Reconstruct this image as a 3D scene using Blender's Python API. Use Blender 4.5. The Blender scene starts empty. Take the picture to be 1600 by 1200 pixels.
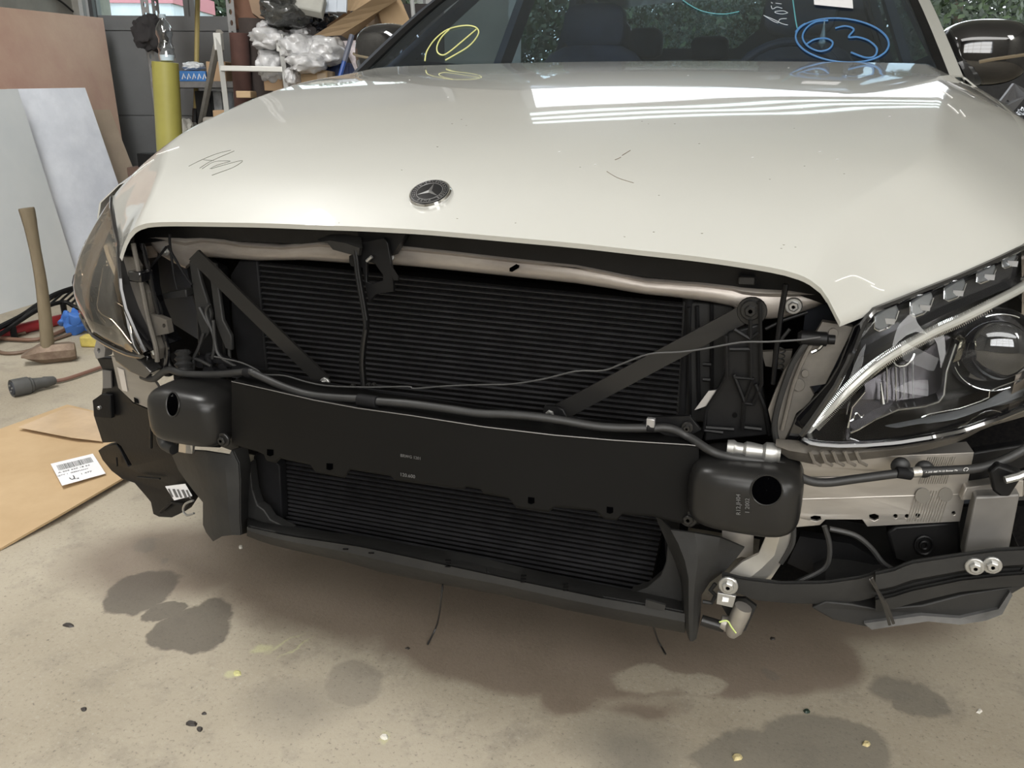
import bpy, bmesh, math, random
import numpy as np
from math import sin, cos, pi, radians, sqrt, atan2, hypot
from mathutils import Vector, Matrix, noise
from mathutils.geometry import tessellate_polygon
random.seed(7)
scene = bpy.context.scene
COL = scene.collection

# ------------------------------------------------------------ camera
CAM = Vector((0.49591, -1.00361, 0.91193))
RX = Vector((0.94143243, 0.33712261, 0.00730203))
UP = Vector((-0.11466022, 0.29968004, 0.94712455))
FW = Vector((-0.31710883, 0.89249102, -0.32078306))
FPX = 1304.93
cd = bpy.data.cameras.new('camera')
cam = bpy.data.objects.new('camera', cd)
COL.objects.link(cam)
mw = Matrix(((RX.x, UP.x, -FW.x, CAM.x), (RX.y, UP.y, -FW.y, CAM.y), (RX.z, UP.z, -FW.z, CAM.z), (0, 0, 0, 1)))
cam.matrix_world = mw
cd.sensor_width = 36
cd.lens = FPX / 1600 * 36
cd.clip_start = 0.02
cd.clip_end = 300
scene.camera = cam

# ------------------------------------------------------------ world, lights, exposure
W = bpy.data.worlds.new('sky')
scene.world = W
W.use_nodes = True
wn = W.node_tree.nodes
wl = W.node_tree.links
bgn = wn['Background']
tcw = wn.new('ShaderNodeTexCoord')
nz = wn.new('ShaderNodeTexNoise'); nz.inputs['Scale'].default_value = 2.2; nz.inputs['Detail'].default_value = 4
cr = wn.new('ShaderNodeValToRGB')
cr.color_ramp.elements[0].color = (0.80, 0.86, 0.95, 1)
cr.color_ramp.elements[1].color = (0.97, 0.98, 1.0, 1)
wl.new(tcw.outputs['Generated'], nz.inputs['Vector'])
wl.new(nz.outputs['Fac'], cr.inputs['Fac'])
wl.new(cr.outputs['Color'], bgn.inputs['Color'])
bgn.inputs['Strength'].default_value = 4.2
scene.view_settings.view_transform = 'Standard'
scene.view_settings.look = 'None'
scene.view_settings.exposure = -0.2
scene.view_settings.gamma = 1.0
scene.view_settings.use_curve_mapping = False

def area(name, loc, target, sx, sy, power, col=(1, 1, 1)):
    l = bpy.data.lights.new(name, 'AREA')
    l.shape = 'RECTANGLE'; l.size = sx; l.size_y = sy; l.energy = power; l.color = col
    o = bpy.data.objects.new(name, l)
    COL.objects.link(o)
    o.location = loc
    d = Vector(target) - Vector(loc)
    o.rotation_euler = d.to_track_quat('-Z', 'Y').to_euler()
    return o

FH = Vector((FW.x, FW.y, 0)).normalized()      # garage "away from the wall with the doors" axis, horizontal
EH = Vector((FH.y, -FH.x, 0))                  # garage sideways axis
def G(e, d, z):
    """garage coordinates: e sideways, d depth, z height -> world"""
    p = EH * e + FH * d
    return Vector((CAM.x + p.x, CAM.y + p.y, z))

area('ceiling_light_behind_camera', G(0.8, -1.75, 3.27), G(0.9, -1.3, 0), 5.6, 2.6, 275, (1.0, 0.985, 0.95))
area('added_fill_right', G(3.2, -1.1, 3.22), G(2.6, -.2, 0), 0.6, 2.6, 85, (1.0, 0.985, 0.95))  # added fill, brightens the right of the floor
area('added_fill_left', G(-1.95, 2.3, 3.22), G(-2.6, 3.3, 0.5), 0.6, 3.4, 165, (1.0, 0.985, 0.96))  # added fill, brightens the boards and clutter at the left
area('front_window_light', G(0.3, -3.1, 1.75), G(0.2, 2, 0.2), 3.9, 1.5, 105, (1.0, 0.96, 0.89))

# ------------------------------------------------------------ pixel rays used only to measure positions in the room
def ray(u, v):
    return (FW + RX * ((u - 800) / FPX) + UP * ((600 - v) / FPX)).normalized()
def Z(u, v, z=0.0):
    d = ray(u, v); return CAM + d * ((z - CAM.z) / d.z)
def Y(u, v, y):
    d = ray(u, v); return CAM + d * ((y - CAM.y) / d.y)
def X(u, v, x):
    d = ray(u, v); return CAM + d * ((x - CAM.x) / d.x)
def H(u, v, dd):
    d = ray(u, v); return CAM + d * (dd / d.dot(FH))
def sheet(u, v, fn):
    d = ray(u, v)
    y = 0.1
    for _ in range(60):
        p = CAM + d * ((y - CAM.y) / d.y)
        y = 0.5 * y + 0.5 * fn(p)
    return CAM + d * ((y - CAM.y) / d.y)
def S(u, v, k0, k2):
    return sheet(u, v, lambda p: k0 + k2 * p.x * p.x)
NX = [0, .30, .45, .56, .66, .74, .80, .84, .86, .875]
NY = [0, .010, .025, .045, .075, .13, .20, .30, .45, .70]
def N(u, v, off=0.0):
    return sheet(u, v, lambda p: nose(abs(p.x), p.z) + off)
# plan of the hood's edge above the lamps, and its height
HEX = [.54, .57, .603, .64, .68, .72, .76, .79, .805, .812, .815]
HEY = [.037, .07, .105, .14, .18, .22, .265, .34, .45, .60, .78]
HEZ = [.668, .676, .685, .697, .709, .723, .737, .760, .795, .840, .888]
def lens_top(x):
    return float(np.interp(x, HEX[:7] + [.80, .84, .875], HEZ[:7] + [.742, .735, .70]))
def nose(x, z):
    x = abs(x)
    lo = float(np.interp(x, NX, NY))
    if x < .54: return lo
    hi = float(np.interp(min(x, .79), HEX, HEY)) + max(0, x - .79) * 2.2; zt = lens_top(x)
    w = max(0., min(1., (z - (zt - .15)) / .15)) ** 1.4
    return lo * (1 - w) + hi * w

# ------------------------------------------------------------ mesh builder
class MB:
    def __init__(s):
        s.v = []; s.f = []; s.m = []; s.sm = []
    def add(s, vs, fs, m=0):
        b = len(s.v)
        s.v += [Vector(p) for p in vs]
        for f in fs:
            s.f.append([b + i for i in f]); s.m.append(m)
        return s
    def hexa(s, a, b, m=0):
        """two matching quads"""
        return s.add(list(a) + list(b), [(0, 1, 2, 3), (7, 6, 5, 4), (0, 4, 5, 1), (1, 5, 6, 2), (2, 6, 7, 3), (3, 7, 4, 0)], m)
    def box(s, c, sz, ax=None, m=0):
        c = Vector(c)
        ax = ax or (Vector((1, 0, 0)), Vector((0, 1, 0)), Vector((0, 0, 1)))
        a, b, d = [Vector(ax[i]) * sz[i] / 2 for i in range(3)]
        return s.hexa([c - a - b - d, c + a - b - d, c + a + b - d, c - a + b - d],
                      [c - a - b + d, c + a - b + d, c + a + b + d, c - a + b + d], m)
    def tube(s, pts, r, n=8, m=0, caps=True, flat=None):
        pts = [Vector(p) for p in pts]
        k = len(pts)
        rr = r if isinstance(r, (list, tuple)) else [r] * k
        t0 = (pts[1] - pts[0]).normalized()
        ref = Vector((0, 0, 1)) if abs(t0.z) < .9 else Vector((1, 0, 0))
        u = t0.cross(ref).normalized()
        vs = []
        for i in range(k):
            t = (pts[min(i + 1, k - 1)] - pts[max(i - 1, 0)])
            t = t.normalized() if t.length > 1e-9 else t0
            u = (u - t * u.dot(t))
            u = u.normalized() if u.length > 1e-6 else t.orthogonal().normalized()
            w = t.cross(u)
            for j in range(n):
                a = 2 * pi * j / n
                vs.append(pts[i] + u * (cos(a) * rr[i]) + w * (sin(a) * rr[i] * (flat or 1)))
        fs = []
        for i in range(k - 1):
            for j in range(n):
                a = i * n + j; b = i * n + (j + 1) % n
                fs.append((a, b, b + n, a + n))
        if caps:
            fs.append(tuple(range(n - 1, -1, -1)))
            fs.append(tuple((k - 1) * n + j for j in range(n)))
        return s.add(vs, fs, m)
    def cyl(s, p0, p1, r0, r1=None, n=16, m=0):
        return s.tube([p0, p1], [r0, r1 if r1 is not None else r0], n, m)
    def plate(s, loop, off, holes=(), m=0, ms=None):
        off = Vector(off)
        loops = [[Vector(p) for p in l] for l in [loop] + list(holes)]
        tris = tessellate_polygon(loops)
        flat = [p for l in loops for p in l]
        n = len(flat)
        s.add(flat + [p + off for p in flat],
              [tuple(t) for t in tris] + [tuple(n + i for i in reversed(t)) for t in tris], m)
        for l in loops:
            k = len(l)
            s.add(l + [p + off for p in l], [(i, (i + 1) % k, k + (i + 1) % k, k + i) for i in range(k)], ms if ms is not None else m)
        return s
    def grid(s, rows, m=0, closed=False):
        k = len(rows[0]); vs = [p for r in rows for p in r]; fs = []
        for i in range(len(rows) - 1):
            for j in range(k if closed else k - 1):
                a = i * k + j; b = i * k + (j + 1) % k
                fs.append((a, b, b + k, a + k))
        return s.add(vs, fs, m)
    def slab(s, rows, off, m=0, ms=None):
        """a grid with thickness, off = vector or function(point)->vector"""
        fo = off if callable(off) else (lambda p: Vector(off))
        k = len(rows[0]); r = len(rows)
        top = [Vector(p) for q in rows for p in q]; bot = [p + fo(p) for p in top]
        fs = []
        for i in range(r - 1):
            for j in range(k - 1):
                a = i * k + j
                fs.append((a, a + 1, a + k + 1, a + k))
                b = a + r * k
                fs.append((b + k, b + k + 1, b + 1, b))
        s.add(top + bot, fs, m)
        rim = [j for j in range(k)] + [i * k + k - 1 for i in range(1, r)] + [(r - 1) * k + j for j in range(k - 2, -1, -1)] + [i * k for i in range(r - 2, 0, -1)]
        c = len(rim)
        s.add([top[i] for i in rim] + [bot[i] for i in rim], [(i, (i + 1) % c, c + (i + 1) % c, c + i) for i in range(c)], ms if ms is not None else m)
        return s
    def ball(s, c, r, n=12, k=8, m=0, p=1.0, ax=None):
        """(super)ellipsoid, r = 3 radii"""
        c = Vector(c); r = r if isinstance(r, (tuple, list)) else (r, r, r)
        ax = ax or (Vector((1, 0, 0)), Vector((0, 1, 0)), Vector((0, 0, 1)))
        q = lambda t: math.copysign(abs(t) ** p, t)
        rows = []
        for i in range(k + 1):
            th = -pi / 2 + pi * i / k
            rows.append([c + Vector(ax[0]) * (r[0] * q(cos(th)) * q(cos(2 * pi * j / n))) + Vector(ax[1]) * (r[1] * q(cos(th)) * q(sin(2 * pi * j / n))) + Vector(ax[2]) * (r[2] * q(sin(th))) for j in range(n)])
        return s.grid(rows, m, True)
    def lathe(s, base, axis, prof, n=20, m=0):
        base = Vector(base); axis = Vector(axis).normalized()
        u = axis.orthogonal().normalized(); w = axis.cross(u)
        rows = [[base + axis * h + u * (cos(2 * pi * j / n) * r) + w * (sin(2 * pi * j / n) * r) for j in range(n)] for h, r in prof]
        s.grid(rows, m, True)
        return s.add(rows[0] + rows[-1], [tuple(range(n - 1, -1, -1)), tuple(range(n, 2 * n))], m)

def crom(pts, k=6):
    pts = [Vector(p) for p in pts]
    out = []
    n = len(pts)
    for i in range(n - 1):
        a = pts[max(i - 1, 0)]; b = pts[i]; c = pts[i + 1]; d = pts[min(i + 2, n - 1)]
        for j in range(k):
            t = j / k
            out.append(0.5 * ((2 * b) + (c - a) * t + (2 * a - 5 * b + 4 * c - d) * t * t + (3 * b - a - 3 * c + d) * t ** 3))
    out.append(pts[-1])
    return out
def lin(pl, xs):
    """2D pixel polyline sampled at xs"""
    px = [p[0] for p in pl]; py = [p[1] for p in pl]
    return [(x, float(np.interp(x, px, py))) for x in xs]

def link_mesh(name, mb, mats, parent=None, smooth=True, bevel=0, angle=35, weld=True):
    loc = Vector(parent['_o']) if parent is not None and '_o' in parent.keys() else Vector((0, 0, 0))
    me = bpy.data.meshes.new(name)
    me.from_pydata([p - loc for p in mb.v], [], mb.f)
    mats = mats if isinstance(mats, (list, tuple)) else [mats]
    for m in mats: me.materials.append(m)
    me.polygons.foreach_set('material_index', mb.m)
    bm = bmesh.new(); bm.from_mesh(me)
    if weld: bmesh.ops.remove_doubles(bm, verts=bm.verts, dist=1e-6)
    bmesh.ops.recalc_face_normals(bm, faces=bm.faces)
    bm.to_mesh(me); bm.free()
    if smooth:
        me.polygons.foreach_set('use_smooth', [True] * len(me.polygons))
        me.set_sharp_from_angle(angle=radians(angle))
    me.update()
    o = bpy.data.objects.new(name, me)
    COL.objects.link(o)
    if parent is not None: o.parent = parent
    if parent is not None and '_o' in parent.keys(): o['_o'] = parent['_o']
    if bevel:
        b = o.modifiers.new('bevel', 'BEVEL'); b.width = bevel; b.segments = 2; b.limit_method = 'ANGLE'; b.angle_limit = radians(40)
    return o
def part(name, mb, mats, parent, label=None, **k):
    o = link_mesh(name, mb, mats, parent, **k)
    if label: o['label'] = label
    return o
def thing(name, label, cat, loc, group=None):
    o = bpy.data.objects.new(name, None)
    COL.objects.link(o)
    o.empty_display_size = .1
    o.location = loc
    o['_o'] = list(loc)
    o['label'] = label; o['category'] = cat
    if group: o['group'] = group
    return o
def solo(name, mb, mats, label, cat, group=None, **k):
    """a thing that is one mesh, origin at its base"""
    c = sum((p for p in mb.v), Vector()) / len(mb.v)
    lo = min(p.z for p in mb.v)
    c = Vector((c.x, c.y, lo))
    mb.v = [p - c for p in mb.v]
    o = link_mesh(name, mb, mats, None, **k)
    o.location = c
    o['label'] = label; o['category'] = cat
    if group: o['group'] = group
    return o
def struct(name, mb, mats, parent=None, **k):
    o = link_mesh(name, mb, mats, parent, **k)
    if parent is None: o['kind'] = 'structure'
    return o

# ------------------------------------------------------------ materials
def mat(name, col, rough=.5, metal=0., var=.0, vscale=8., bump=0., bscale=60., coat=0., spec=.5, col2=None, trans=0., emit=None, es=0., ior=1.5, det=4., stretch=None, rvar=0.):
    m = bpy.data.materials.new(name); m.use_nodes = True
    nt = m.node_tree; n = nt.nodes; l = nt.links
    p = n['Principled BSDF']
    p.inputs['Base Color'].default_value = (*col, 1)
    p.inputs['Roughness'].default_value = rough
    p.inputs['Metallic'].default_value = metal
    p.inputs['Specular IOR Level'].default_value = spec
    p.inputs['IOR'].default_value = ior
    p.inputs['Coat Weight'].default_value = coat
    p.inputs['Coat Roughness'].default_value = .03
    p.inputs['Transmission Weight'].default_value = trans
    if emit:
        p.inputs['Emission Color'].default_value = (*emit, 1); p.inputs['Emission Strength'].default_value = es
    tc = n.new('ShaderNodeTexCoord')
    src = tc.outputs['Object']
    if stretch:
        mp = n.new('ShaderNodeMapping'); mp.inputs['Scale'].default_value = stretch
        l.new(src, mp.inputs['Vector']); src = mp.outputs['Vector']
    if var or col2:
        t = n.new('ShaderNodeTexNoise'); t.inputs['Scale'].default_value = vscale; t.inputs['Detail'].default_value = det
        t.inputs['Roughness'].default_value = .65
        l.new(src, t.inputs['Vector'])
        r = n.new('ShaderNodeValToRGB')
        r.color_ramp.elements[0].position = .35; r.color_ramp.elements[1].position = .68
        c2 = col2 or tuple(min(1, c * (1 + var)) for c in col)
        c1 = col if col2 else tuple(c * (1 - var) for c in col)
        r.color_ramp.elements[0].color = (*c1, 1); r.color_ramp.elements[1].color = (*c2, 1)
        l.new(t.outputs['Fac'], r.inputs['Fac']); l.new(r.outputs['Color'], p.inputs['Base Color'])
        if rvar:
            mr = n.new('ShaderNodeMapRange'); mr.inputs['To Min'].default_value = max(0, rough - rvar); mr.inputs['To Max'].default_value = min(1, rough + rvar)
            l.new(t.outputs['Fac'], mr.inputs['Value']); l.new(mr.outputs['Result'], p.inputs['Roughness'])
    if bump:
        t2 = n.new('ShaderNodeTexNoise'); t2.inputs['Scale'].default_value = bscale; t2.inputs['Detail'].default_value = 3
        l.new(src, t2.inputs['Vector'])
        b = n.new('ShaderNodeBump'); b.inputs['Strength'].default_value = bump; b.inputs['Distance'].default_value = .005
        l.new(t2.outputs['Fac'], b.inputs['Height']); l.new(b.outputs['Normal'], p.inputs['Normal'])
    return m
def glass(name, tint, gloss=.03, refl=1.0, alpha=1.0):
    """clear pane: tinted see-through plus a fresnel mirror layer"""
    m = bpy.data.materials.new(name); m.use_nodes = True
    nt = m.node_tree; n = nt.nodes; l = nt.links
    n.remove(n['Principled BSDF'])
    out = n['Material Output']
    tr = n.new('ShaderNodeBsdfTransparent'); tr.inputs['Color'].default_value = (*tint, 1)
    gl = n.new('ShaderNodeBsdfGlossy'); gl.inputs['Roughness'].default_value = gloss; gl.inputs['Color'].default_value = (.82, .90, 1.0, 1) if 'windscreen' in name else (1, 1, 1, 1)
    fr = n.new('ShaderNodeFresnel'); fr.inputs['IOR'].default_value = 1.5
    mu = n.new('ShaderNodeMath'); mu.operation = 'MULTIPLY'; mu.inputs[1].default_value = refl; mu.use_clamp = True
    mx = n.new('ShaderNodeMixShader')
    ge = n.new('ShaderNodeNewGeometry'); iv = n.new('ShaderNodeMath'); iv.operation = 'SUBTRACT'; iv.inputs[0].default_value = 1.0; iv.use_clamp = True
    l.new(ge.outputs['Backfacing'], iv.inputs[1]); m2 = n.new('ShaderNodeMath'); m2.operation = 'MULTIPLY'
    l.new(fr.outputs['Fac'], mu.inputs[0]); l.new(mu.outputs[0], m2.inputs[0]); l.new(iv.outputs[0], m2.inputs[1]); l.new(m2.outputs[0], mx.inputs['Fac'])
    l.new(tr.outputs[0], mx.inputs[1]); l.new(gl.outputs[0], mx.inputs[2]); l.new(mx.outputs[0], out.inputs['Surface'])
    return m

M = {}
M['paint'] = mat('white_paint', (.475, .475, .445), .38, coat=1.0, var=.015, vscale=3)
M['black'] = mat('black_plastic', (.006, .006, .0064), .42, spec=.22, var=.25, vscale=14, bump=.05, bscale=120)
M['blackmatt'] = mat('matt_black_plastic', (.008, .008, .0088), .62, spec=.16, var=.3, vscale=9, bump=.08, bscale=90)
M['dusty'] = mat('dusty_black_plastic', (.013, .013, .0133), .55, spec=.3, col2=(.030, .0295, .028), vscale=5, bump=.12, bscale=60, det=8)
M['beam'] = mat('black_coated_steel', (.0055, .0054, .0053), .5, spec=.14, var=.12, vscale=3, bump=.02, bscale=200)
M['satin'] = mat('satin_black_steel', (.016, .0155, .015), .32, spec=.4, metal=.1, var=.15, vscale=6)
M['rubber'] = mat('black_rubber', (.022, .022, .022), .5, var=.2, vscale=20)
M['gloss'] = mat('gloss_black', (.006, .006, .007), .06, coat=1.0)
M['alu'] = mat('dull_aluminium', (.34, .32, .295), .42, metal=.7, col2=(.46, .43, .39), vscale=6, bump=.05, bscale=50, rvar=.12, stretch=(.4, 1, 2.2))
M['alu2'] = mat('bright_aluminium', (.62, .60, .56), .34, metal=.8, var=.1, vscale=9, bump=.04, bscale=60)
M['cross'] = mat('worn_crossmember_metal', (.25, .222, .20), .36, metal=.5, col2=(.46, .42, .38), vscale=3.6, bump=.06, bscale=40, rvar=.14, stretch=(1, 1, 3), det=8)
M['steel'] = mat('zinc_steel', (.42, .42, .41), .35, metal=.8, var=.12, vscale=20)
M['chrome'] = mat('chrome', (.80, .80, .80), .06, metal=1.0)
M['fin'] = mat('black_cooler_tube', (.045, .045, .048), .36, metal=.3, var=.3, vscale=30)
M['void'] = mat('hole_shade_black', (.0008, .0008, .001), 1., spec=0)  # flat black for holes, their inner shade put into the colour
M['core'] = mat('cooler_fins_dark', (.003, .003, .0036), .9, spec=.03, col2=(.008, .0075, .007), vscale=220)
M['brownplastic'] = mat('scuffed_grey_plastic', (.070, .064, .056), .5, col2=(.15, .135, .115), vscale=10, bump=.06, bscale=60, det=7)
M['ws'] = glass('windscreen_glass', (.66, .73, .80), .01, 1.9)
M['lens'] = glass('clear_lamp_lens', (.95, .955, .96), .01, .42)
M['lens2'] = glass('lamp_lens_warm_sheen', (.84, .79, .72), .015, 1.6)  # left lens copy, warm reflections put into its tint
M['winglass'] = glass('window_glass', (.86, .92, .90), .02, .7)
M['interior'] = mat('dark_trim', (.026, .030, .040), .7, var=.2)
M['cabin'] = mat('dark_trim_blue_sheen', (.030, .038, .058), .7, var=.2)  # blue put into the trim colour for the windscreen's bluish reflection
M['seat'] = mat('dark_seat_fabric', (.030, .037, .056), .8, var=.3, vscale=20)  # fabric blue raised too, for the same windscreen sheen
M['tyre'] = mat('tyre_rubber', (.025, .025, .026), .7, var=.3, vscale=20, bump=.2, bscale=80)
M['white'] = mat('white_label', (.80, .80, .82), .5, var=.03)
M['ink'] = mat('black_print', (.02, .02, .02), .6)
M['greyink'] = mat('grey_stamp', (.11, .11, .11), .6)
M['whiteink'] = mat('white_print', (.7, .7, .7), .6)
M['silver'] = mat('satin_silver', (.45, .45, .46), .3, metal=.7)

def text_mb(mb, s, size, org, xd, yd, lift=.0006, m=0, center=True):
    cu = bpy.data.curves.new('t', 'FONT'); cu.body = s; cu.size = size
    cu.resolution_u = 2
    if center: cu.align_x = 'CENTER'; cu.align_y = 'CENTER'
    cu.extrude = .0002
    ob = bpy.data.objects.new('t', cu); COL.objects.link(ob)
    bpy.context.view_layer.update()
    me = bpy.data.meshes.new_from_object(ob)
    xd = Vector(xd).normalized(); yd = Vector(yd).normalized(); n = xd.cross(yd)
    mb.add([Vector(org) + xd * v.co.x + yd * v.co.y + n * (v.co.z + lift) for v in me.vertices], [tuple(p.vertices) for p in me.polygons], m)
    bpy.data.objects.remove(ob); bpy.data.curves.remove(cu); bpy.data.meshes.remove(me)
    return mb

# ------------------------------------------------------------ CAR
car = thing('car', 'cream white saloon car with its front bumper removed, standing on the workshop floor', 'car', (0, 2.2, 0))

# --- hood
ST = [(0, 0, .745, .54, .037, .668), (.04, .04, .773, .571, .07, .676), (.08, .08, .798, .603, .105, .685), (.12, .125, .819, .64, .14, .697), (.165, .175, .838, .68, .18, .709), (.21, .23, .855, .72, .22, .723),
      (.26, .30, .873, .76, .265, .737), (.32, .39, .893, .79, .34, .760), (.40, .50, .915, .805, .45, .797), (.50, .66, .943, .812, .60, .843),
      (.64, .86, .970, .815, .80, .892), (.80, 1.06, .991, .805, 1.02, .925), (1.0, 1.33, 1.014, .775, 1.21, .962)]
def st(t):
    ts = [s[0] for s in ST]
    i = max(0, min(len(ts) - 2, int(np.searchsorted(ts, t, side='right')) - 1))
    a = ST[max(i - 1, 0)]; b = ST[i]; c = ST[i + 1]; d = ST[min(i + 2, len(ST) - 1)]
    w = (t - b[0]) / (c[0] - b[0]); h = c[0] - b[0]
    r = []
    for k in range(1, 6):
        m0 = (c[k] - a[k]) / (c[0] - a[0]) if i > 0 else (c[k] - b[k]) / h
        m1 = (d[k] - b[k]) / (d[0] - b[0]) if i < len(ts) - 2 else (c[k] - b[k]) / h
        r.append((2 * w**3 - 3 * w**2 + 1) * b[k] + (w**3 - 2 * w**2 + w) * h * m0 + (-2 * w**3 + 3 * w**2) * c[k] + (w**3 - w**2) * h * m1)
    return r
UC = .875
def ucr(t): return float(np.interp(t, [0, .15, .4, .75, 1], [.84, .82, .815, .865, .90]))
def gdrop(u, t):
    uc = ucr(t); gc = .27
    if u < uc: return gc * (u / uc) ** 2
    s = (u - uc) / (1 - uc)
    return gc + (1 - gc) * (s * .75 + s * s * .25)
front_px = [(187, 402), (191, 388), (197, 373), (205, 361), (216, 353), (232, 348.5), (260, 347), (300, 347), (400, 348.5), (500, 352), (560, 354), (650, 358.5), (720, 364), (800, 371), (900, 380), (1000, 391),
            (1100, 402), (1200, 417), (1245, 428), (1270, 440), (1287, 455), (1298, 474), (1306, 490), (1313, 503)]
fr = crom([S(u, v, 0, .127) for u, v in front_px], 8)
al = [0]
for i in range(1, len(fr)): al.append(al[-1] + (fr[i] - fr[i - 1]).length)
def front_at(u):
    s = (u + 1) / 2 * al[-1]
    return Vector([float(np.interp(s, al, [p[k] for p in fr])) for k in range(3)])
def hood_pt(u, t):
    cy, cz, ex, ey, ez = st(t)
    a = abs(u)
    uc = ucr(t)
    a = a / UC * uc if a < UC else uc + (a - UC) / (1 - UC) * (1 - uc)
    u0 = u; u = math.copysign(a, u)
    g = gdrop(a, t)
    p = Vector((u * ex, cy + (ey - cy) * a * a, cz - (cz - ez) * g))
    if t < .2:
        f = front_at(u0)
        cy0, cz0, ex0, ey0, ez0 = st(0)
        p0 = Vector((u * ex0, cy0 + (ey0 - cy0) * a * a, cz0 - (cz0 - ez0) * g))
        p += (f - p0) * (1 - t / .2) ** 2
    return p
us = sorted(set([round(-1 + 2 * i / 72, 4) for i in range(73)] + [UC, -UC, UC - .012, UC + .012, -UC - .012, -UC + .012, .985, -.985, .97, -.97]))
tt = [0, .004, .012, .025, .04, .06, .08, .1, .13, .16, .2] + [.2 + .8 * i / 30 for i in range(1, 31)]
hood = MB()
hood.slab([[hood_pt(u, t) for u in us] for t in tt], lambda p: Vector((0, .004, -.007)))
oh = part('hood', hood, M['paint'], car, 'cream white hood with scratches and chips', angle=50)

def hood_hit(u, v):
    """point of the hood under a ray"""
    best = None
    d = ray(u, v)
    uu, t = 0., .4
    for _ in range(40):
        p = hood_pt(max(-1, min(1, uu)), max(0, min(1, t)))
        pu = hood_pt(min(1, uu + .01), t) - p; pt = hood_pt(uu, min(1, t + .01)) - p
        if pu.length < 1e-6 or pt.length < 1e-6: break
        # solve p + a*pu + b*pt = CAM + s*d
        A = Matrix((pu, pt, -d)).transposed()
        try: x = A.inverted() @ (CAM - p)
        except Exception: break
        uu = max(-.985, min(.985, uu + .01 * max(-20, min(20, x.x)))); t = max(0, min(.985, t + .01 * max(-20, min(20, x.y))))
    return hood_pt(uu, t), (hood_pt(uu, min(1, t + .01)) - hood_pt(uu, t)).normalized(), pu.cross(pt).normalized()

# scribble and scratches on the hood
ink = MB()
def hood_stroke(mb, pts, r, k=4):
    pp = [Vector((a, b, 0)) for a, b in pts]
    pp = crom(pp, k) if len(pp) > 2 else [pp[0].lerp(pp[1], i / 4) for i in range(5)]
    q = [hood_hit(p.x, p.y) for p in pp]
    mb.tube([a[0] + a[2] * .0003 for a in q], r, 5, flat=1)
for pts in [[(295, 260), (315, 250), (340, 240), (361, 235)], [(312, 263), (326, 254), (345, 245), (357, 240), (366, 236)], [(316, 264), (335, 253), (360, 252), (340, 258), (328, 264)],
            [(330, 264), (350, 258), (379, 251), (366, 261), (345, 269), (331, 274)], [(318, 250), (334, 251)]]:
    hood_stroke(ink, pts, .00045)
part('pencil_scribble', ink, mat('pencil_grey', (.12, .13, .10), .6), oh, 'thin grey green scribble on the paint', smooth=False)
sc = MB()
for pts in [[(948, 268), (965, 278), (990, 286)], [(961, 250), (970, 246)], [(972, 243), (985, 235)]]:
    hood_stroke(sc, pts, .0005)
part('dark_scratch', sc, mat('scratch_dark', (.20, .17, .13), .6), oh, smooth=False)
sc = MB()
for pts in [[(1305, 440), (1320, 434), (1334, 431), (1350, 437), (1366, 445)], [(1360, 446), (1372, 452), (1381, 454)], [(1473, 143), (1480, 147), (1488, 153)], [(1481, 163), (1490, 170), (1497, 177)], [(1500, 172), (1508, 182)],
            [(207, 275), (222, 262), (240, 250)], [(245, 242), (262, 236), (280, 230)]]:
    hood_stroke(sc, pts, .0009)
random.seed(3)
CH = [(874, 237), (930, 257), (1176, 246), (1281, 237), (1308, 249), (640, 125), (1075, 118), (700, 152), (1232, 106), (1253, 169), (1280, 176), (1390, 182)]
for a, b in CH:
    q = hood_hit(a, b); part('paint_chip', MB().ball(q[0], (.002, .0016, .0005), 7, 4), M['white'], oh)
scp = part('scrape_mark', sc, mat('chip_white', (.85, .85, .84), .5), oh, 'white scrape marks', smooth=False); scp['kind'] = 'stuff'
sc = MB()
for i in range(26):
    a, b = random.uniform(450, 1350), random.uniform(180, 390)
    q = hood_hit(a, b); sc.ball(q[0], (random.uniform(.0008, .0018), random.uniform(.0008, .0014), .0003), 6, 4)
part('dirt_speck', sc, mat('speck_brown', (.16, .14, .10), .7), oh, smooth=False)['kind'] = 'stuff'

# hood badge
M['badge'] = mat('badge_silver', (.22, .22, .22), .35, metal=.6)
q = hood_hit(673, 306)
n = q[2] if q[2].z > 0 else -q[2]
yd = (Vector((0, 1, 0)) - n * n.y).normalized(); xd = yd.cross(n).normalized()
R0 = .0285
eb = part('hood_badge', MB().lathe(q[0] - n * .002, n, [(0, R0 + .001), (.006, R0 + .0015), (.0085, R0), (.0085, R0 - .0016)], 40), M['chrome'], car, 'round chrome rimmed badge')
part('badge_disc', MB().lathe(q[0] + n * .0045, n, [(0, R0 - .001), (.0025, R0 - .0016), (.003, R0 - .004)], 40), M['black'], eb)
o = q[0] + n * .0076
mb = MB()
mb.tube([o + xd * cos(a) * .0185 + yd * sin(a) * .0185 for a in [2 * pi * i / 40 for i in range(41)]], .0005, 6)
mb.tube([o + xd * cos(a) * (R0 - .0025) + yd * sin(a) * (R0 - .0025) for a in [2 * pi * i / 40 for i in range(41)]], .0004, 6)
part('badge_ring', mb, M['badge'], eb)
mb = MB()
for k in range(3):
    a = pi / 2 + k * 2 * pi / 3
    tip = o + (xd * cos(a) + yd * sin(a)) * .0178
    l = o + (xd * cos(a + pi / 3) + yd * sin(a + pi / 3)) * .0032; r = o + (xd * cos(a - pi / 3) + yd * sin(a - pi / 3)) * .0032
    top = o + n * .0022
    mb.add([tip, l, r, top, o], [(0, 1, 3), (0, 3, 2), (0, 2, 4), (0, 4, 1)])
part('badge_star', mb, M['badge'], eb, smooth=False)
mb = MB()
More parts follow.
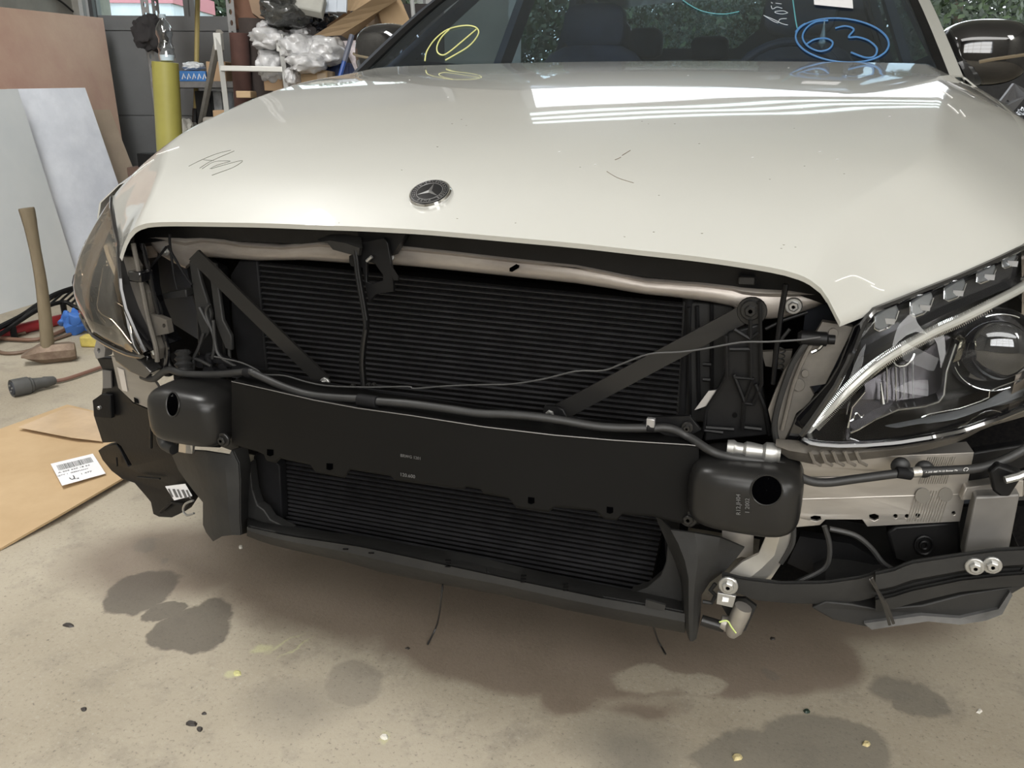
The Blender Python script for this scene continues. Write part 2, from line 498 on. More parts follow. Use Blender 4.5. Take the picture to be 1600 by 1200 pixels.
def arc_text(s, a0, step, flip):
    for i, ch in enumerate(s):
        a = a0 + step * (i - (len(s) - 1) / 2)
        rd = xd * cos(a) + yd * sin(a); tg = -xd * sin(a) + yd * cos(a)
        if flip: text_mb(mb, ch, .0068, o + rd * .0221, tg, -rd)
        else: text_mb(mb, ch, .0068, o + rd * .0221, -tg, rd)
arc_text('MERCEDES', pi / 2, -.23, False)
arc_text('BENZ', -pi / 2, .25, True)
part('badge_lettering', mb, M['badge'], eb, smooth=False)
mb = MB()
for sgn in (0, 1):
    for i in range(7):
        a = (-.62 + i * .2) if sgn == 0 else pi - (-.62 + i * .2)
        rd = xd * cos(a) + yd * sin(a); tg = -xd * sin(a) + yd * cos(a)
        for s2 in (-1, 1):
            c = o + rd * (.0221 + s2 * .0012)
            mb.ball(c, (.0016, .0006, .0004), 6, 4, ax=(tg, rd, n))
part('badge_laurel', mb, M['badge'], eb)

def PL(name, px, k, th, m, parent=car, holes=(), label=None, up=0, **kw):
    pts = [S(u, v, *k) for u, v in px]
    hs = [[S(u, v, *k) for u, v in h] for h in holes]
    return part(name, MB().plate(pts, (0, th, up), hs), m, parent, label, **kw)
def circ(u, v, r, n=14, ry=None):
    return [(u + r * cos(2 * pi * i / n), v + (ry or r) * sin(2 * pi * i / n)) for i in range(n)]
def bolt(u, v, k, r, m, parent, name='bolt', washer=True, axis=(0, -1, 0)):
    c = S(u, v, *k); ax = Vector(axis).normalized()
    mb = MB()
    if washer: mb.lathe(c, ax, [(-.002, r), (.0015, r), (.0025, r * .9)], 16)
    mb.lathe(c + ax * .0015, ax, [(0, r * .62), (.005, r * .62), (.006, r * .5)], 6)
    mb.lathe(c + ax * .0075, ax, [(0, r * .22), (-.001, r * .2)], 8)
    return part(name, mb, m, parent, angle=25)

# --- added dark plate behind the front, stops light leaking through
mb = MB()
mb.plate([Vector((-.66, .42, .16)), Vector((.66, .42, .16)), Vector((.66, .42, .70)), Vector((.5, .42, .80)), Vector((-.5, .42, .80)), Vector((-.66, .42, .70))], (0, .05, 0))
part('light_leak_plate', mb, M['core'], car, smooth=False)
mb = MB().hexa([Vector((-.60, .07, .72)), Vector((.60, .07, .72)), Vector((.60, .42, .74)), Vector((-.60, .42, .74))], [Vector((-.60, .07, .728)), Vector((.60, .07, .728)), Vector((.60, .42, .76)), Vector((-.60, .42, .76))])
# seal under the hood edge
xs = list(range(210, 1301, 20))
top = lin([(205, 355), (232, 345), (400, 345), (650, 352), (800, 366), (1000, 386), (1200, 412), (1270, 436), (1300, 470)], xs)
bot = lin([(205, 390), (235, 375), (300, 372), (500, 380), (620, 385), (800, 405), (960, 425), (1160, 448), (1240, 456), (1300, 478)], xs)
mb = MB().slab([[S(u, v, .075, .127) for u, v in top], [S(u, v + 2, .085, .127) for u, v in bot]], (0, .02, -.004))
part('hood_seal', mb, M['black'], car)

# --- crossmember
xs = [232, 236, 243, 252, 262, 275, 290, 302, 314, 330, 350, 375, 400, 440, 470, 500, 540, 580, 610, 650, 700, 760, 800, 850, 900, 960, 985, 1010, 1050, 1090, 1112, 1130, 1145, 1160, 1185, 1205, 1225, 1240, 1260, 1275, 1288, 1297]
top = lin([(232, 372), (240, 367), (250, 366), (300, 368), (345, 370), (375, 377), (440, 382), (500, 375), (545, 379), (610, 379), (700, 388), (800, 400), (900, 410), (960, 423), (1010, 434), (1090, 438), (1160, 445), (1225, 449), (1275, 455), (1297, 468)], xs)
bot = lin([(232, 373), (240, 388), (250, 398), (270, 410), (290, 420), (300, 412), (312, 401), (400, 407), (475, 406), (542, 411), (625, 414), (725, 424), (800, 432), (925, 445), (1000, 459), (1062, 465), (1112, 472), (1145, 479), (1160, 492), (1190, 500), (1225, 496), (1255, 487), (1280, 478), (1297, 469)], xs)
rows = []
for w, dy in [(0, .012), (.10, .002), (.22, 0), (.32, .010), (.7, .006), (.93, .010), (1, .018)]:
    rows.append([S(a[0], a[1] + (b[1] - a[1]) * w, .082 + dy, .127) for a, b in zip(top, bot)])
cm = part('crossmember', MB().slab(rows, (0, .025, 0)), M['cross'], car, 'bare worn metal upper crossmember', angle=60)
bolt(1240, 478, (.080, .127), .011, M['steel'], cm)
bolt(1173, 485, (.055, .127), .013, M['satin'], cm)
bolt(259, 392, (.078, .127), .008, M['steel'], cm)
mb = MB().plate([S(u, v, .080, .127) for u, v in [(796, 419), (806, 413), (811, 415), (810, 419), (800, 425), (796, 424)]], (0, .002, 0))
part('slot', mb, M['void'], cm, smooth=False)
PL('clip', [(1153, 432), (1181, 433), (1180, 446), (1152, 445)], (.07, .127), .012, M['satin'], cm, bevel=.002)
mb = MB().tube([S(611, 402, .075, .127), S(609, 402, .065, .127)], .006, 8)
part('rivet', mb, M['steel'], cm)

# --- coolers
def cooler(name, tl, tr, bl, br, y, n, skip=0, r=.0012, label=None):
    TL, TR, BL, BR = [Y(*q_, y) for q_ in (tl, tr, bl, br)]
    rt = thing_part(name, car)
    e = Vector((0, .0045, 0))
    mb = MB().hexa([TL + e, TR + e, BR + e, BL + e], [p + Vector((0, .035, 0)) for p in (TL + e, TR + e, BR + e, BL + e)])
    part('fin_core', mb, M['core'], rt, smooth=False)
    for i in range(n):
        w = (i + .5) / n
        a = TL.lerp(BL, w); b = TR.lerp(BR, w)
        up = Vector((0, 0, r)); bk = Vector((0, .005, 0)); f_ = Vector((0, -.0008, 0))
        mb = MB().hexa([a - up, b - up, b + up * .2 + f_, a + up * .2 + f_], [a - up + bk, b - up + bk, b + up + bk, a + up + bk])
        part('cooling_tube', mb, M['fin'], rt, smooth=False, weld=False)
    return rt, (TL, TR, BL, BR)
def thing_part(name, parent):
    o = bpy.data.objects.new(name, None); COL.objects.link(o); o.parent = parent
    o['_o'] = list(parent['_o'])
    return o
cond, cc = cooler('condenser', (398, 409), (1068, 474), (420, 628), (1055, 700), .135, 26)
lowc, lc = cooler('lower_cooler', (436, 712), (1040, 800), (446, 824), (1012, 932), .125, 17)
for a, b in ((cc[0], cc[2]), (cc[1], cc[3])):
    mb = MB()
    s = -1 if a.x < 0 else 1
    mb.tube([a + Vector((s * .006, .01, .01)), b + Vector((s * .006, .01, 0))], .0095, 12)
    part('end_tank', mb, M['blackmatt'], cond)
# zigzag-free guard frame beside the lower cooler
PL('side_panel', [(408, 707), (428, 712), (430, 722), (437, 728), (441, 812), (430, 816), (400, 790), (394, 745), (396, 712)], (.105, 0), .02, M['blackmatt'], lowc, bevel=.002)
PL('side_panel', [(1036, 800), (1060, 815), (1056, 860), (1044, 880), (1040, 868)], (.115, 0), .02, M['blackmatt'], lowc)
# left and right plastic air guides beside the condenser
PL('air_guide', [(375, 406), (402, 408), (420, 610), (385, 600), (370, 560), (362, 500), (360, 430)], (.12, .1), .02, M['blackmatt'], car, bevel=.003)
PL('air_guide', [(1066, 470), (1146, 478), (1140, 640), (1100, 660), (1055, 660), (1062, 560)], (.125, .1), .02, M['dusty'], car, bevel=.003)
ag = PL('air_guide', [(1136, 520), (1187, 505), (1190, 600), (1203, 680), (1100, 690), (1102, 640), (1120, 610), (1133, 580)], (.06, .1), .02, M['black'], car, bevel=.003, label='ribbed black plastic panel right of the condenser')
for pts in [[(1187, 470), (1190, 600), (1177, 632), (1162, 630)], [(1134, 525), (1136, 590), (1103, 640), (1100, 672), (1130, 676)], [(1146, 590), (1177, 592), (1163, 630), (1160, 672)], [(1146, 585), (1152, 600), (1163, 628)],
            [(1172, 500), (1173, 590)], [(1140, 546), (1172, 546)], [(1180, 600), (1196, 640), (1203, 680)], [(1147, 515), (1172, 530), (1186, 520)], [(1103, 668), (1147, 671)], [(1163, 668), (1190, 671)]]:
    part('rib', MB().tube([S(u, v, .053, .1) for u, v in pts], .0028, 6), M['black'], ag)
part('hole', MB().plate([S(u, v, .0585, .1) for u, v in circ(1148, 649, 4)], (0, .001, 0)), M['core'], ag, smooth=False)
PL('bracket_tab', [(1085, 641), (1107, 611), (1123, 609), (1104, 634)], (.055, .1), .003, M['silver'], car, label='small bare metal tab')
for pts, k, m_ in [([(1076, 480), (1078, 655)], .115, 'black'), ([(1089, 478), (1092, 640)], .12, 'blackmatt'), ([(1112, 475), (1112, 620)], .12, 'blackmatt'),
                   ([(1098, 569), (1111, 570)], .112, 'black'), ([(1098, 593), (1110, 594)], .112, 'black'), ([(345, 440), (352, 560)], .11, 'black'), ([(334, 410), (342, 500), (358, 545), (360, 580)], .10, 'dusty')]:
    part('guide_edge', MB().tube([S(u, v, k, .1) for u, v in pts], .003, 6), M[m_], car)
# left cluttered ducting
PL('air_guide', [(290, 418), (318, 405), (345, 420), (352, 560), (362, 600), (330, 600), (310, 560), (306, 490)], (.11, .1), .02, M['black'], car, bevel=.003)
PL('support_bracket', [(295, 408), (306, 404), (314, 440), (330, 490), (326, 520), (318, 532), (308, 500), (302, 460)], (.08, .1), .008, M['dusty'], car, bevel=.002)
PL('support_bracket', [(325, 410), (336, 412), (348, 500), (361, 525), (362, 548), (352, 545), (338, 510)], (.085, .1), .008, M['dusty'], car, bevel=.002)
PL('support_bracket', [(252, 459), (290, 452), (292, 464), (256, 468)], (.09, .1), .02, M['dusty'], car, bevel=.002)
for pts in [[(265, 366), (266, 385), (272, 430), (277, 452)], [(260, 386), (245, 405), (231, 421)], [(262, 384), (285, 424), (300, 445)]]:
    part('release_rod', MB().tube(crom([S(u, v, .07, .1) for u, v in pts], 4), .0022, 7), M['blackmatt'], car)
for pts in [[(312, 480), (322, 500), (333, 517)], [(318, 520), (310, 545), (303, 560), (302, 580)], [(333, 500), (338, 545), (350, 562), (372, 574)], [(236, 470), (243, 500), (252, 540), (262, 570)],
            [(240, 460), (250, 480), (254, 500)], [(262, 560), (270, 575), (300, 580)], [(275, 575), (300, 560), (330, 572)], [(327, 475), (322, 490), (335, 530), (332, 560)]]:
    part('wiring', MB().tube(crom([S(u, v, .075, .1) for u, v in pts], 5), .003, 6), M['rubber'], car)
random.seed(5)
mb = MB()
for i in range(16):
    u, v = random.uniform(262, 372), random.uniform(556, 592)
    mb.ball(S(u, v, .09, .1), (random.uniform(.008, .018), .01, random.uniform(.006, .014)), 8, 6, p=.7)
part('connector_cluster', mb, M['blackmatt'], car)
part('corrugated_boot', MB().lathe(S(287, 565, .06, .1), (.2, -.3, -1), [(-.02, .01), (-.015, .014), (-.01, .010), (-.005, .015), (0, .011), (.005, .016), (.01, .011), (.015, .016), (.02, .012)], 14), M['rubber'], car)

# --- struts and latch
def strut(name, a, b, wpx, k, m, label=None):
    a = Vector(a); b = Vector(b); d = (b - a).normalized(); nn = Vector((-d.y, d.x)) * wpx / 2
    rows = [[S(*(a.lerp(b, t) + nn * s), *k) for s in (1, .8, -.8, -1)] for t in [i / 6 for i in range(7)]]
    mb = MB().slab(rows, (0, .005, 0))
    return part(name, mb, M[m], car, label)
sL = strut('diagonal_strut', (302, 398), (506, 597), 20, (.060, .127), 'satin')
bolt(508, 598, (.055, .127), .0085, M['steel'], sL)
sR = strut('diagonal_strut', (1172, 486), (868, 648), 28, (.062, .127), 'satin')
bolt(861, 645, (.045, .127), .010, M['steel'], sR)
part('strut_end', MB().lathe(S(1175, 486, .060, .127), (0, -1, 0), [(0, .019), (.002, .018)], 20), M['satin'], sR)
PL('strut_foot', [(846, 652), (850, 634), (872, 636), (880, 640), (890, 660)], (.04, .127), .006, M['black'], sR, bevel=.0015)
br = [(554, 388), (557, 405), (560, 430), (567, 470), (572, 500), (572, 515), (568, 540), (566, 570), (569, 605)]
latch = part('centre_brace', MB().tube(crom([S(u, v, .042, 0) for u, v in br], 4), .0068, 10, flat=.6), M['black'], car, 'bent black centre brace')
part('brace_ridge', MB().tube(crom([S(u + 1, v, .034, 0) for u, v in br[:5]], 4), .0022, 6), M['black'], latch)
part('brace_ridge', MB().tube(crom([S(u, v, .034, 0) for u, v in br[5:]], 4), .0022, 6), M['satin'], latch)
hk = PL('hood_catch', [(545, 410), (545, 400), (553, 396), (560, 380), (600, 372), (606, 380), (612, 418), (615, 456), (600, 458), (588, 460), (576, 473), (572, 455), (566, 418), (548, 416)], (.050, 0), .006, M['black'], car, bevel=.001,
        holes=[[(573, 408), (585, 412), (598, 430), (598, 438), (580, 443), (573, 440)]], label='black pressed steel hood catch')
PL('catch_flap', [(610, 414), (622, 434), (622, 438), (615, 438), (610, 425)], (.045, 0), .003, M['black'], hk)
part('catch_pin', MB().tube([S(573, 408, .042, 0), S(581, 401, .042, 0)], .0025, 8), M['steel'], hk)
rows = [[S(u, v, k, 0) for u, v in r] for r, k in [([(495, 374), (515, 367), (536, 367), (560, 372)], .05), ([(500, 378), (515, 376), (540, 380), (562, 388)], .03), ([(512, 380), (520, 390), (545, 397), (560, 400)], .035)]]
part('catch_cover', MB().slab(rows, (0, .008, 0)), M['dusty'], hk)
PL('hood_striker', [(602, 355), (640, 356), (612, 400), (604, 396)], (.06, 0), .02, M['black'], car)
PL('hood_striker', [(555, 352), (606, 354), (606, 396), (566, 392)], (.07, 0), .02, M['black'], car)

# --- bumper beam
bt = [(362, 596), (420, 609), (490, 625), (560, 638), (640, 649), (756, 667), (866, 680), (960, 688), (1075, 695), (1092, 697)]
bb = [(362, 693), (400, 704), (412, 709), (416, 719), (430, 722), (437, 715), (484, 725), (492, 736), (537, 745), (546, 732), (608, 742), (617, 749), (640, 752), (724, 763), (727, 759), (750, 763), (755, 770), (794, 777), (806, 792), (856, 799), (866, 791), (930, 797), (944, 810), (963, 812), (972, 802), (1022, 806), (1060, 816), (1092, 818)]
xs = sorted(set([p[0] for p in bb] + [p[0] for p in bt] + list(range(370, 1090, 25))))
top = lin(bt, xs); bot = lin(bb, xs)
K = (-.035, .42)
rows = [[S(u, v, K[0] + .06, K[1]) + Vector((0, 0, .006)) for u, v in top]]
for w, dy in [(0, .004), (.02, 0), (.5, 0), (.97, 0), (1, 0)]:
    rows.append([S(a[0], a[1] + (b[1] - a[1]) * w, K[0] + dy, K[1]) for a, b in zip(top, bot)])
# flange row first point: go straight back from the top edge
rows[0] = [S(u, v, *K) + Vector((0, .065, .002)) for u, v in top]
beam = part('bumper_beam', MB().slab(rows, (0, .003, -.003)), M['beam'], car, 'wide black coated steel bumper beam', angle=50)
mb = MB()
for u, v in [(422, 707), (515, 729), (830, 782), (953, 797)]:
    mb.plate([S(a, b, K[0] - .0006, K[1]) for a, b in [(u - 5, v - 5), (u + 5, v - 4), (u + 5, v + 4), (u, v + 6), (u - 5, v + 4)]], (0, .0005, 0))
part('beam_hole_shade', mb, M['void'], beam, smooth=False)  # black patches on the beam face, shade of the holes painted
mb = MB()
c = S(642, 714, K[0], K[1]); text_mb(mb, 'BRWG 1201', .0062, c, (1, 0, 0), (0, 0, 1))
c = S(637, 743, K[0], K[1]); text_mb(mb, '120.600', .0075, c, (1, 0, 0), (0, 0, 1))
part('stamped_number', mb, M['greyink'], beam, smooth=False)
part('beam_ridge', MB().tube([S(u, v, K[0] - .0005, K[1]) for u, v in top], .0009, 5), mat('pale_edge', (.16, .155, .15), .4, metal=.5), beam)  # paler line along the beam's top front edge
bolt(1076, 810, (K[0] + .002, K[1]), .012, M['satin'], beam)
bolt(349, 687, (K[0] - .01, K[1]), .012, M['satin'], beam)
# rubber strip behind the hose on top of the beam
mb = MB().slab([[S(u, v - 6, .0, .42) for u, v in top], [S(u, v - 28 + 8 * (u > 900), .03, .42) for u, v in top]], (0, .01, 0))
part('foam_strip', mb, M['blackmatt'], car)

# crash boxes
SE = 2 / .50
def crashbox(u, v, hu, hv, hw, hh, y):
    c = Y(u, v, y); r = (.072, .060, .048)
    def hit(a, b):
        d = ray(a, b)
        s = (c - CAM).length - .12
        for _ in range(400):
            q = (CAM + d * s) - c
            if sum(abs(q[i] / r[i]) ** SE for i in range(3)) < 1: break
            s += .0006
        return CAM + d * (s - .0012)
    mb = MB().ball(c, r, 32, 20, p=2 / SE)
    root = part('crash_box_cover', mb, M['satin'], car, angle=80)
    ringp = [hit(hu + hw * cos(2 * pi * i / 28), hv + hh * sin(2 * pi * i / 28)) for i in range(29)]
    part('tow_hole_rim', MB().tube(ringp, .0014, 6, caps=False), M['satin'], root)
    cc_ = hit(hu, hv)
    rows = [[cc_.lerp(p, w) for p in ringp] for w in (0.02, .5, 1)]
    rows[1] = [hit(hu + hw * .5 * cos(2 * pi * i / 28), hv + hh * .5 * sin(2 * pi * i / 28)) for i in range(29)]
    part('tow_hole_shade', MB().grid(rows), M['void'], root, smooth=False)  # black patch draped on the cover, shade of the hole painted
    return root, c, hit
cbR, cR, hitR = crashbox(1165, 763, 1198, 766, 25, 24, .045)
cbL, cL, hitL = crashbox(312, 641, 270, 632, 10, 19, .045)
mb = MB()
a_ = hitR(1157, 790); b_ = hitR(1157, 772); n_r = (b_ - a_).normalized()
xr = Vector((-1, 0, 0)); xr = (xr - n_r * xr.dot(n_r)).normalized()
text_mb(mb, 'R12.JH04', .0075, hitR(1154, 788), n_r, xr, .001); text_mb(mb, '1 2002', .0075, hitR(1168, 790), n_r, xr, .001)
part('stamped_number', mb, M['greyink'], cbR, smooth=False)

# --- aluminium side rails
hx = [[(1266, 808), (1272, 806), (1282, 807), (1283, 812), (1276, 815), (1267, 813)], [(1358, 805), (1366, 803), (1373, 806), (1373, 811), (1366, 814), (1359, 811)]]
hx += [circ(1399, 807, 3.5, 8), circ(1417, 807, 3.5, 8), circ(1434, 806, 3.8, 8), circ(1490, 802, 3.2, 8), circ(1449, 733, 11, 12), circ(1407, 727, 11, 12)]
KR = (.035, .22)
rail = PL('front_rail', [(1180, 722), (1215, 718), (1400, 712), (1522, 707), (1500, 815), (1355, 823), (1347, 812), (1290, 812), (1281, 821), (1245, 824), (1200, 800)], KR, .006, M['alu'], car, holes=hx, label='right aluminium front rail with slots', bevel=.0008)
part('rail_top', MB().slab([[S(u, v, KR[0], KR[1]) for u, v in [(1376, 712), (1460, 709), (1522, 707)]], [S(u, v, KR[0] + .03, KR[1]) for u, v in [(1380, 699), (1450, 695), (1510, 690)]]], (0, .002, -.002)), M['alu'], rail)
for (u0, u1, v0, v1) in [(1455, 1497, 713, 757), (1438, 1490, 766, 816)]:
    mb = MB()
    for i in range(13):
        w = i / 12
        u = u0 + (u1 - u0) * w
        mb.tube([S(u - 4, v0 + 1, KR[0] - .0008, KR[1]), S(u - 6 - (v1 - v0) * .3, v1 - 1, KR[0] - .0008, KR[1])], .0005, 4)
    part('knurled_patch', mb, M['alu2'], rail)
mb = MB().plate([S(u, v, KR[0] - .0015, KR[1]) for u, v in circ(1442, 775, 12, 16)], (0, .001, 0)).plate([S(u, v, KR[0] - .0015, KR[1]) for u, v in circ(1478, 773, 11, 16)], (0, .001, 0))
part('pressed_disc', mb, mat('dark_alu', (.25, .235, .21), .5, metal=.6), rail, smooth=False)
for dv in (748, 780): part('rail_groove', MB().tube([S(1250, dv, KR[0] + .0005, KR[1]), S(1505, dv - 8, KR[0] + .0005, KR[1])], .0012, 6), M['alu'], rail)
railL = PL('front_rail', [(174, 556), (185, 606), (208, 628), (256, 648), (250, 610), (243, 598), (224, 584), (200, 570), (182, 560)], (.10, .05), .006, M['alu'], car, label='left aluminium front rail')
PL('square_hole', [(209, 621), (215, 624), (217, 631), (210, 629)], (.098, .05), .001, M['core'], railL)
PL('reflective_tape', [(183, 574), (193, 578), (199, 612), (191, 610)], (.098, .05), .001, mat('grey_tape', (.5, .46, .42), .4), railL)

# --- hose and release wire
hose_px = [(222, 588), (240, 592), (262, 578), (290, 584), (340, 585), (388, 581), (400, 585), (440, 603), (480, 616), (520, 621), (572, 624), (590, 627), (640, 631), (700, 639), (750, 646), (800, 648), (860, 654), (940, 667), (1012, 669), (1045, 669), (1075, 682), (1110, 704), (1140, 714), (1200, 722), (1228, 730), (1258, 749), (1290, 754), (1340, 748), (1420, 738), (1480, 735), (1530, 731), (1570, 718), (1604, 700)]
def hk_(u):
    return S
hp = []
for u, v in hose_px:
    hp.append(S(u, v, -.02, .42) if u < 1080 and u > 380 else (S(u, v, -.02, .25) if u >= 1080 else S(u, v, .02, .18)))
hose = part('sensor_hose', MB().tube(crom(hp, 6), .0058, 12), M['rubber'], car, 'black rubber hose running across the front')
for u, v, w in [(575, 626, 15), (388, 582, 5), (1016, 666, 6), (1412, 739, 12)]:
    a = S(u - w, v - w * .1, -.02, .42 if u < 1080 else .25); b = S(u + w, v + w * .18, -.02, .42 if u < 1080 else .25)
    part('hose_clip', MB().cyl(a, b, .0092 if w > 13 else .0075, n=14), M['blackmatt'], hose, bevel=.001)
part('hose_clip', MB().cyl(S(1425, 738, -.02, .25), S(1438, 737, -.02, .25), .0068, n=12), M['alu2'], hose, 'pale clip ring')
mb = MB()
c = S(1470, 733, -.02, .25) + Vector((0, -.0062, .0))
a = (S(1500, 732, -.02, .25) - S(1440, 736, -.02, .25)).normalized(); b = Vector((0, -.3, 1)); b = (b - a * b.dot(a)).normalized()
text_mb(mb, 'A 205 885 74 53 Bomar Pla', .0036, c, a, b, .0006)
for s in (-1, 1):
    cc_ = c + a * s * .0305
    mb.tube([cc_ + a * cos(t) * .0028 + b * sin(t) * .0028 for t in [i * pi / 8 for i in range(17)]], .0004, 5)
part('hose_print', mb, M['whiteink'], hose, smooth=False)
for u, v in [(1407, 728), (1444, 733)]:
    part('hose_grommet', MB().ball(S(u, v, .0, .25), (.012, .008, .012), 12, 8), M['rubber'], car)
wp = [(335, 557), (375, 566), (400, 577), (412, 585), (445, 587), (480, 597), (515, 603), (577, 605), (637, 604), (648, 607), (700, 603), (760, 601), (800, 600), (850, 592), (900, 580), (942, 579), (975, 567), (1015, 553), (1062, 550), (1100, 545), (1157, 535), (1200, 534), (1250, 531), (1282, 527)]
part('release_wire', MB().tube(crom([S(u, v, .022, .12) for u, v in wp], 4), .0013, 6), mat('wire_dark', (.05, .05, .05), .4), car, 'thin black wire sagging across the condenser')
for u, v in [(554, 601), (578, 600), (586, 600)]: bolt(u, v, (.035, .1), .0055, M['satin'], beam, washer=False)
PL('hose_bracket', [(1000, 664), (1018, 652), (1078, 650), (1096, 672), (1060, 690), (1020, 672)], (.02, .2), .006, M['black'], car, bevel=.001)
bolt(1074, 668, (.015, .2), .008, M['satin'], car, 'bracket_bolt')
part('hose_clip', MB().box(S(1017, 660, .0, .2), (.011, .008, .012)), M['silver'], hose, 'small bare metal clip', bevel=.001)
# release lever cylinder right
part('bump_stop', MB().lathe(S(1246, 527, .03, .127), (1, .1, 0), [(0, .006), (.004, .009), (.034, .009), (.036, .006), (.044, .006)], 14), M['black'], car)
part('bump_stop_hook', MB().tube(crom([S(u, v, .025, .127) for u, v in [(1280, 525), (1286, 536), (1280, 545), (1268, 551)]], 5), .002, 6), M['chrome'], car)
part('release_rod', MB().tube([S(u, v, .05, .127) for u, v in [(1228, 444), (1220, 490), (1213, 545), (1208, 600)]], .0035, 8), M['black'], car)
part('release_rod', MB().tube([S(u, v, .055, .127) for u, v in [(1196, 514), (1225, 500), (1262, 488)]], .0022, 8), M['black'], car)
part('release_rod', MB().tube([S(u, v, .06, .127) for u, v in [(1217, 535), (1234, 514)]], .0022, 8), M['dusty'], car)
PL('spring_bracket', [(1190, 550), (1238, 548), (1232, 578), (1196, 572)], (.08, .127), .01, M['brownplastic'], car)
part('spring', MB().tube([S(1218, 562, .06, .127) + Vector((cos(t) * .006, sin(t) * .006, (t - 14) * .0011)) for t in [i * .5 for i in range(56)]], .001, 5), M['dusty'], car)
# steel coupling above right crash box
part('pipe_coupling', MB().lathe(S(1136, 699, .0, .2), (1, .08, -.02), [(0, .010), (.008, .011), (.012, .0085), (.020, .008), (.024, .011), (.032, .0105), (.044, .009), (.048, .013), (.056, .0135), (.062, .011), (.066, .012)], 16), M['steel'], car, 'bare steel pipe coupling')
# --- silver curved brackets
rows = [[S(u, v, k, .2) for u, v, k in r] for r in [
    [(1207, 806, .02), (1225, 812, .01), (1246, 812, .02)], [(1196, 840, .02), (1218, 840, .008), (1240, 835, .02)], [(1185, 866, .02), (1210, 868, .008), (1230, 862, .02)],
    [(1160, 878, .02), (1190, 888, .008), (1218, 885, .02)], [(1140, 895, .02), (1165, 908, .01), (1200, 912, .02)]]]
sb = part('curved_bracket', MB().slab(rows, (0, .006, 0)), M['alu2'], car, 'pale cast bracket under the right crash box')
bolt(1236, 811, (.0, .2), .010, M['steel'], sb)
PL('bracket_plate', [(1128, 826), (1178, 826), (1176, 872), (1158, 870), (1130, 880)], (.05, .2), .006, M['alu'], car)
rows = [[S(u, v, k, .2) for u, v, k in r] for r in [[(281, 664, .0), (291, 666, -.01), (304, 668, .0)], [(279, 706, .0), (290, 708, -.01), (300, 709, .0)]]]
part('curved_bracket', MB().slab(rows, (0, .006, 0)), M['alu2'], car, 'pale cast bracket under the left crash box')
part('coolant_elbow', MB().tube(crom([S(u, v, .04, .2) for u, v in [(276, 660), (262, 662), (253, 676), (257, 694), (272, 702)]], 5), .010, 12), M['rubber'], car)
PL('fog_lamp_plug', [(305, 676), (345, 680), (344, 700), (306, 698)], (.02, .2), .02, M['black'], car, bevel=.002)
# --- air duct flaps
def facet(name, rows, label, th=.004, m='dusty', kk=.2, **k):
    r = [[S(u, v, y, kk) for u, v, y in q_] for q_ in rows]
    return part(name, MB().slab(r, (0, th, 0)), M[m], car, label, angle=28, **k)
facet('duct_flap', [
    [(269, 712, .04), (285, 703, .02), (320, 705, .0), (358, 711, -.005), (362, 703, .0), (384, 697, .02)],
    [(279, 735, .04), (300, 730, .015), (325, 728, -.012), (352, 728, -.015), (372, 724, -.005), (389, 722, .03)],
    [(297, 760, .03), (312, 755, .01), (332, 752, -.015), (354, 752, -.018), (374, 752, -.008), (390, 752, .04)],
    [(317, 785, .02), (325, 782, -.005), (338, 780, -.02), (356, 780, -.02), (374, 780, -.008), (390, 782, .05)],
    [(317, 820, .01), (328, 818, -.01), (342, 814, -.02), (358, 814, -.02), (374, 812, -.01), (389, 812, .05)],
    [(322, 832, .01), (333, 846, -.01), (347, 838, -.016), (362, 836, -.016), (376, 836, -.01), (388, 832, .05)]],
    'dusty black plastic air duct flap on the left')
facet('duct_flap', [
    [(1024, 807, .03), (1034, 812, .02), (1048, 828, .0), (1085, 833, -.01), (1125, 840, -.005), (1163, 856, .02)],
    [(1036, 835, .02), (1048, 842, .01), (1060, 850, -.01), (1090, 856, -.018), (1120, 862, -.01), (1151, 872, .02)],
    [(1048, 862, .02), (1056, 868, .005), (1070, 876, -.02), (1090, 880, -.025), (1110, 884, -.012), (1134, 891, .015)],
    [(1062, 895, .02), (1067, 900, -.005), (1076, 904, -.025), (1086, 908, -.025), (1096, 908, -.015), (1109, 910, .01)],
    [(1066, 930, .02), (1069, 932, -.01), (1076, 934, -.025), (1084, 935, -.025), (1090, 935, -.015), (1096, 930, .01)],
    [(1066, 962, .02), (1069, 966, -.01), (1076, 968, -.022), (1083, 968, -.022), (1090, 966, -.015), (1094, 962, .01)],
    [(1074, 986, .0), (1075, 996, -.01), (1078, 1002, -.014), (1083, 1002, -.014), (1088, 998, -.01), (1091, 984, .0)]],
    'dusty black plastic air duct flap on the right')
# --- lower lip
A = [(386, 812), (400, 818), (452, 827), (565, 841), (640, 856), (725, 870), (819, 892), (940, 918), (1010, 932), (1070, 945)]
B = [(384, 822), (400, 826), (452, 837), (565, 854), (640, 870), (703, 884), (819, 909), (940, 934), (1010, 946), (1070, 958)]
C = [(380, 832), (415, 846), (460, 857), (530, 872), (600, 892), (694, 911), (787, 927), (881, 949), (975, 968), (1070, 986)]
xs = [386 + i * 19 for i in range(37)]
rows = [[S(u, v, .085, .15) for u, v in lin(A, xs)], [S(u, v - 1, .035, .15) for u, v in lin(A, xs)], [S(u, v, .0, .15) for u, v in lin(B, xs)], [S(u, v + 1, -.004, .15) for u, v in lin(B, xs)],
        [S(u, v * .5 + w * .5, -.006, .15) for (u, v), (u2, w) in zip(lin(B, xs), lin(C, xs))], [S(u, v, .012, .15) for u, v in lin(C, xs)], [S(u, v + 3, .07, .15) for u, v in lin(C, xs)]]
lip = part('lower_lip', MB().slab(rows, (0, .008, -.001)), M['dusty'], car, 'scuffed black plastic lower lip', angle=28)
mb = MB()
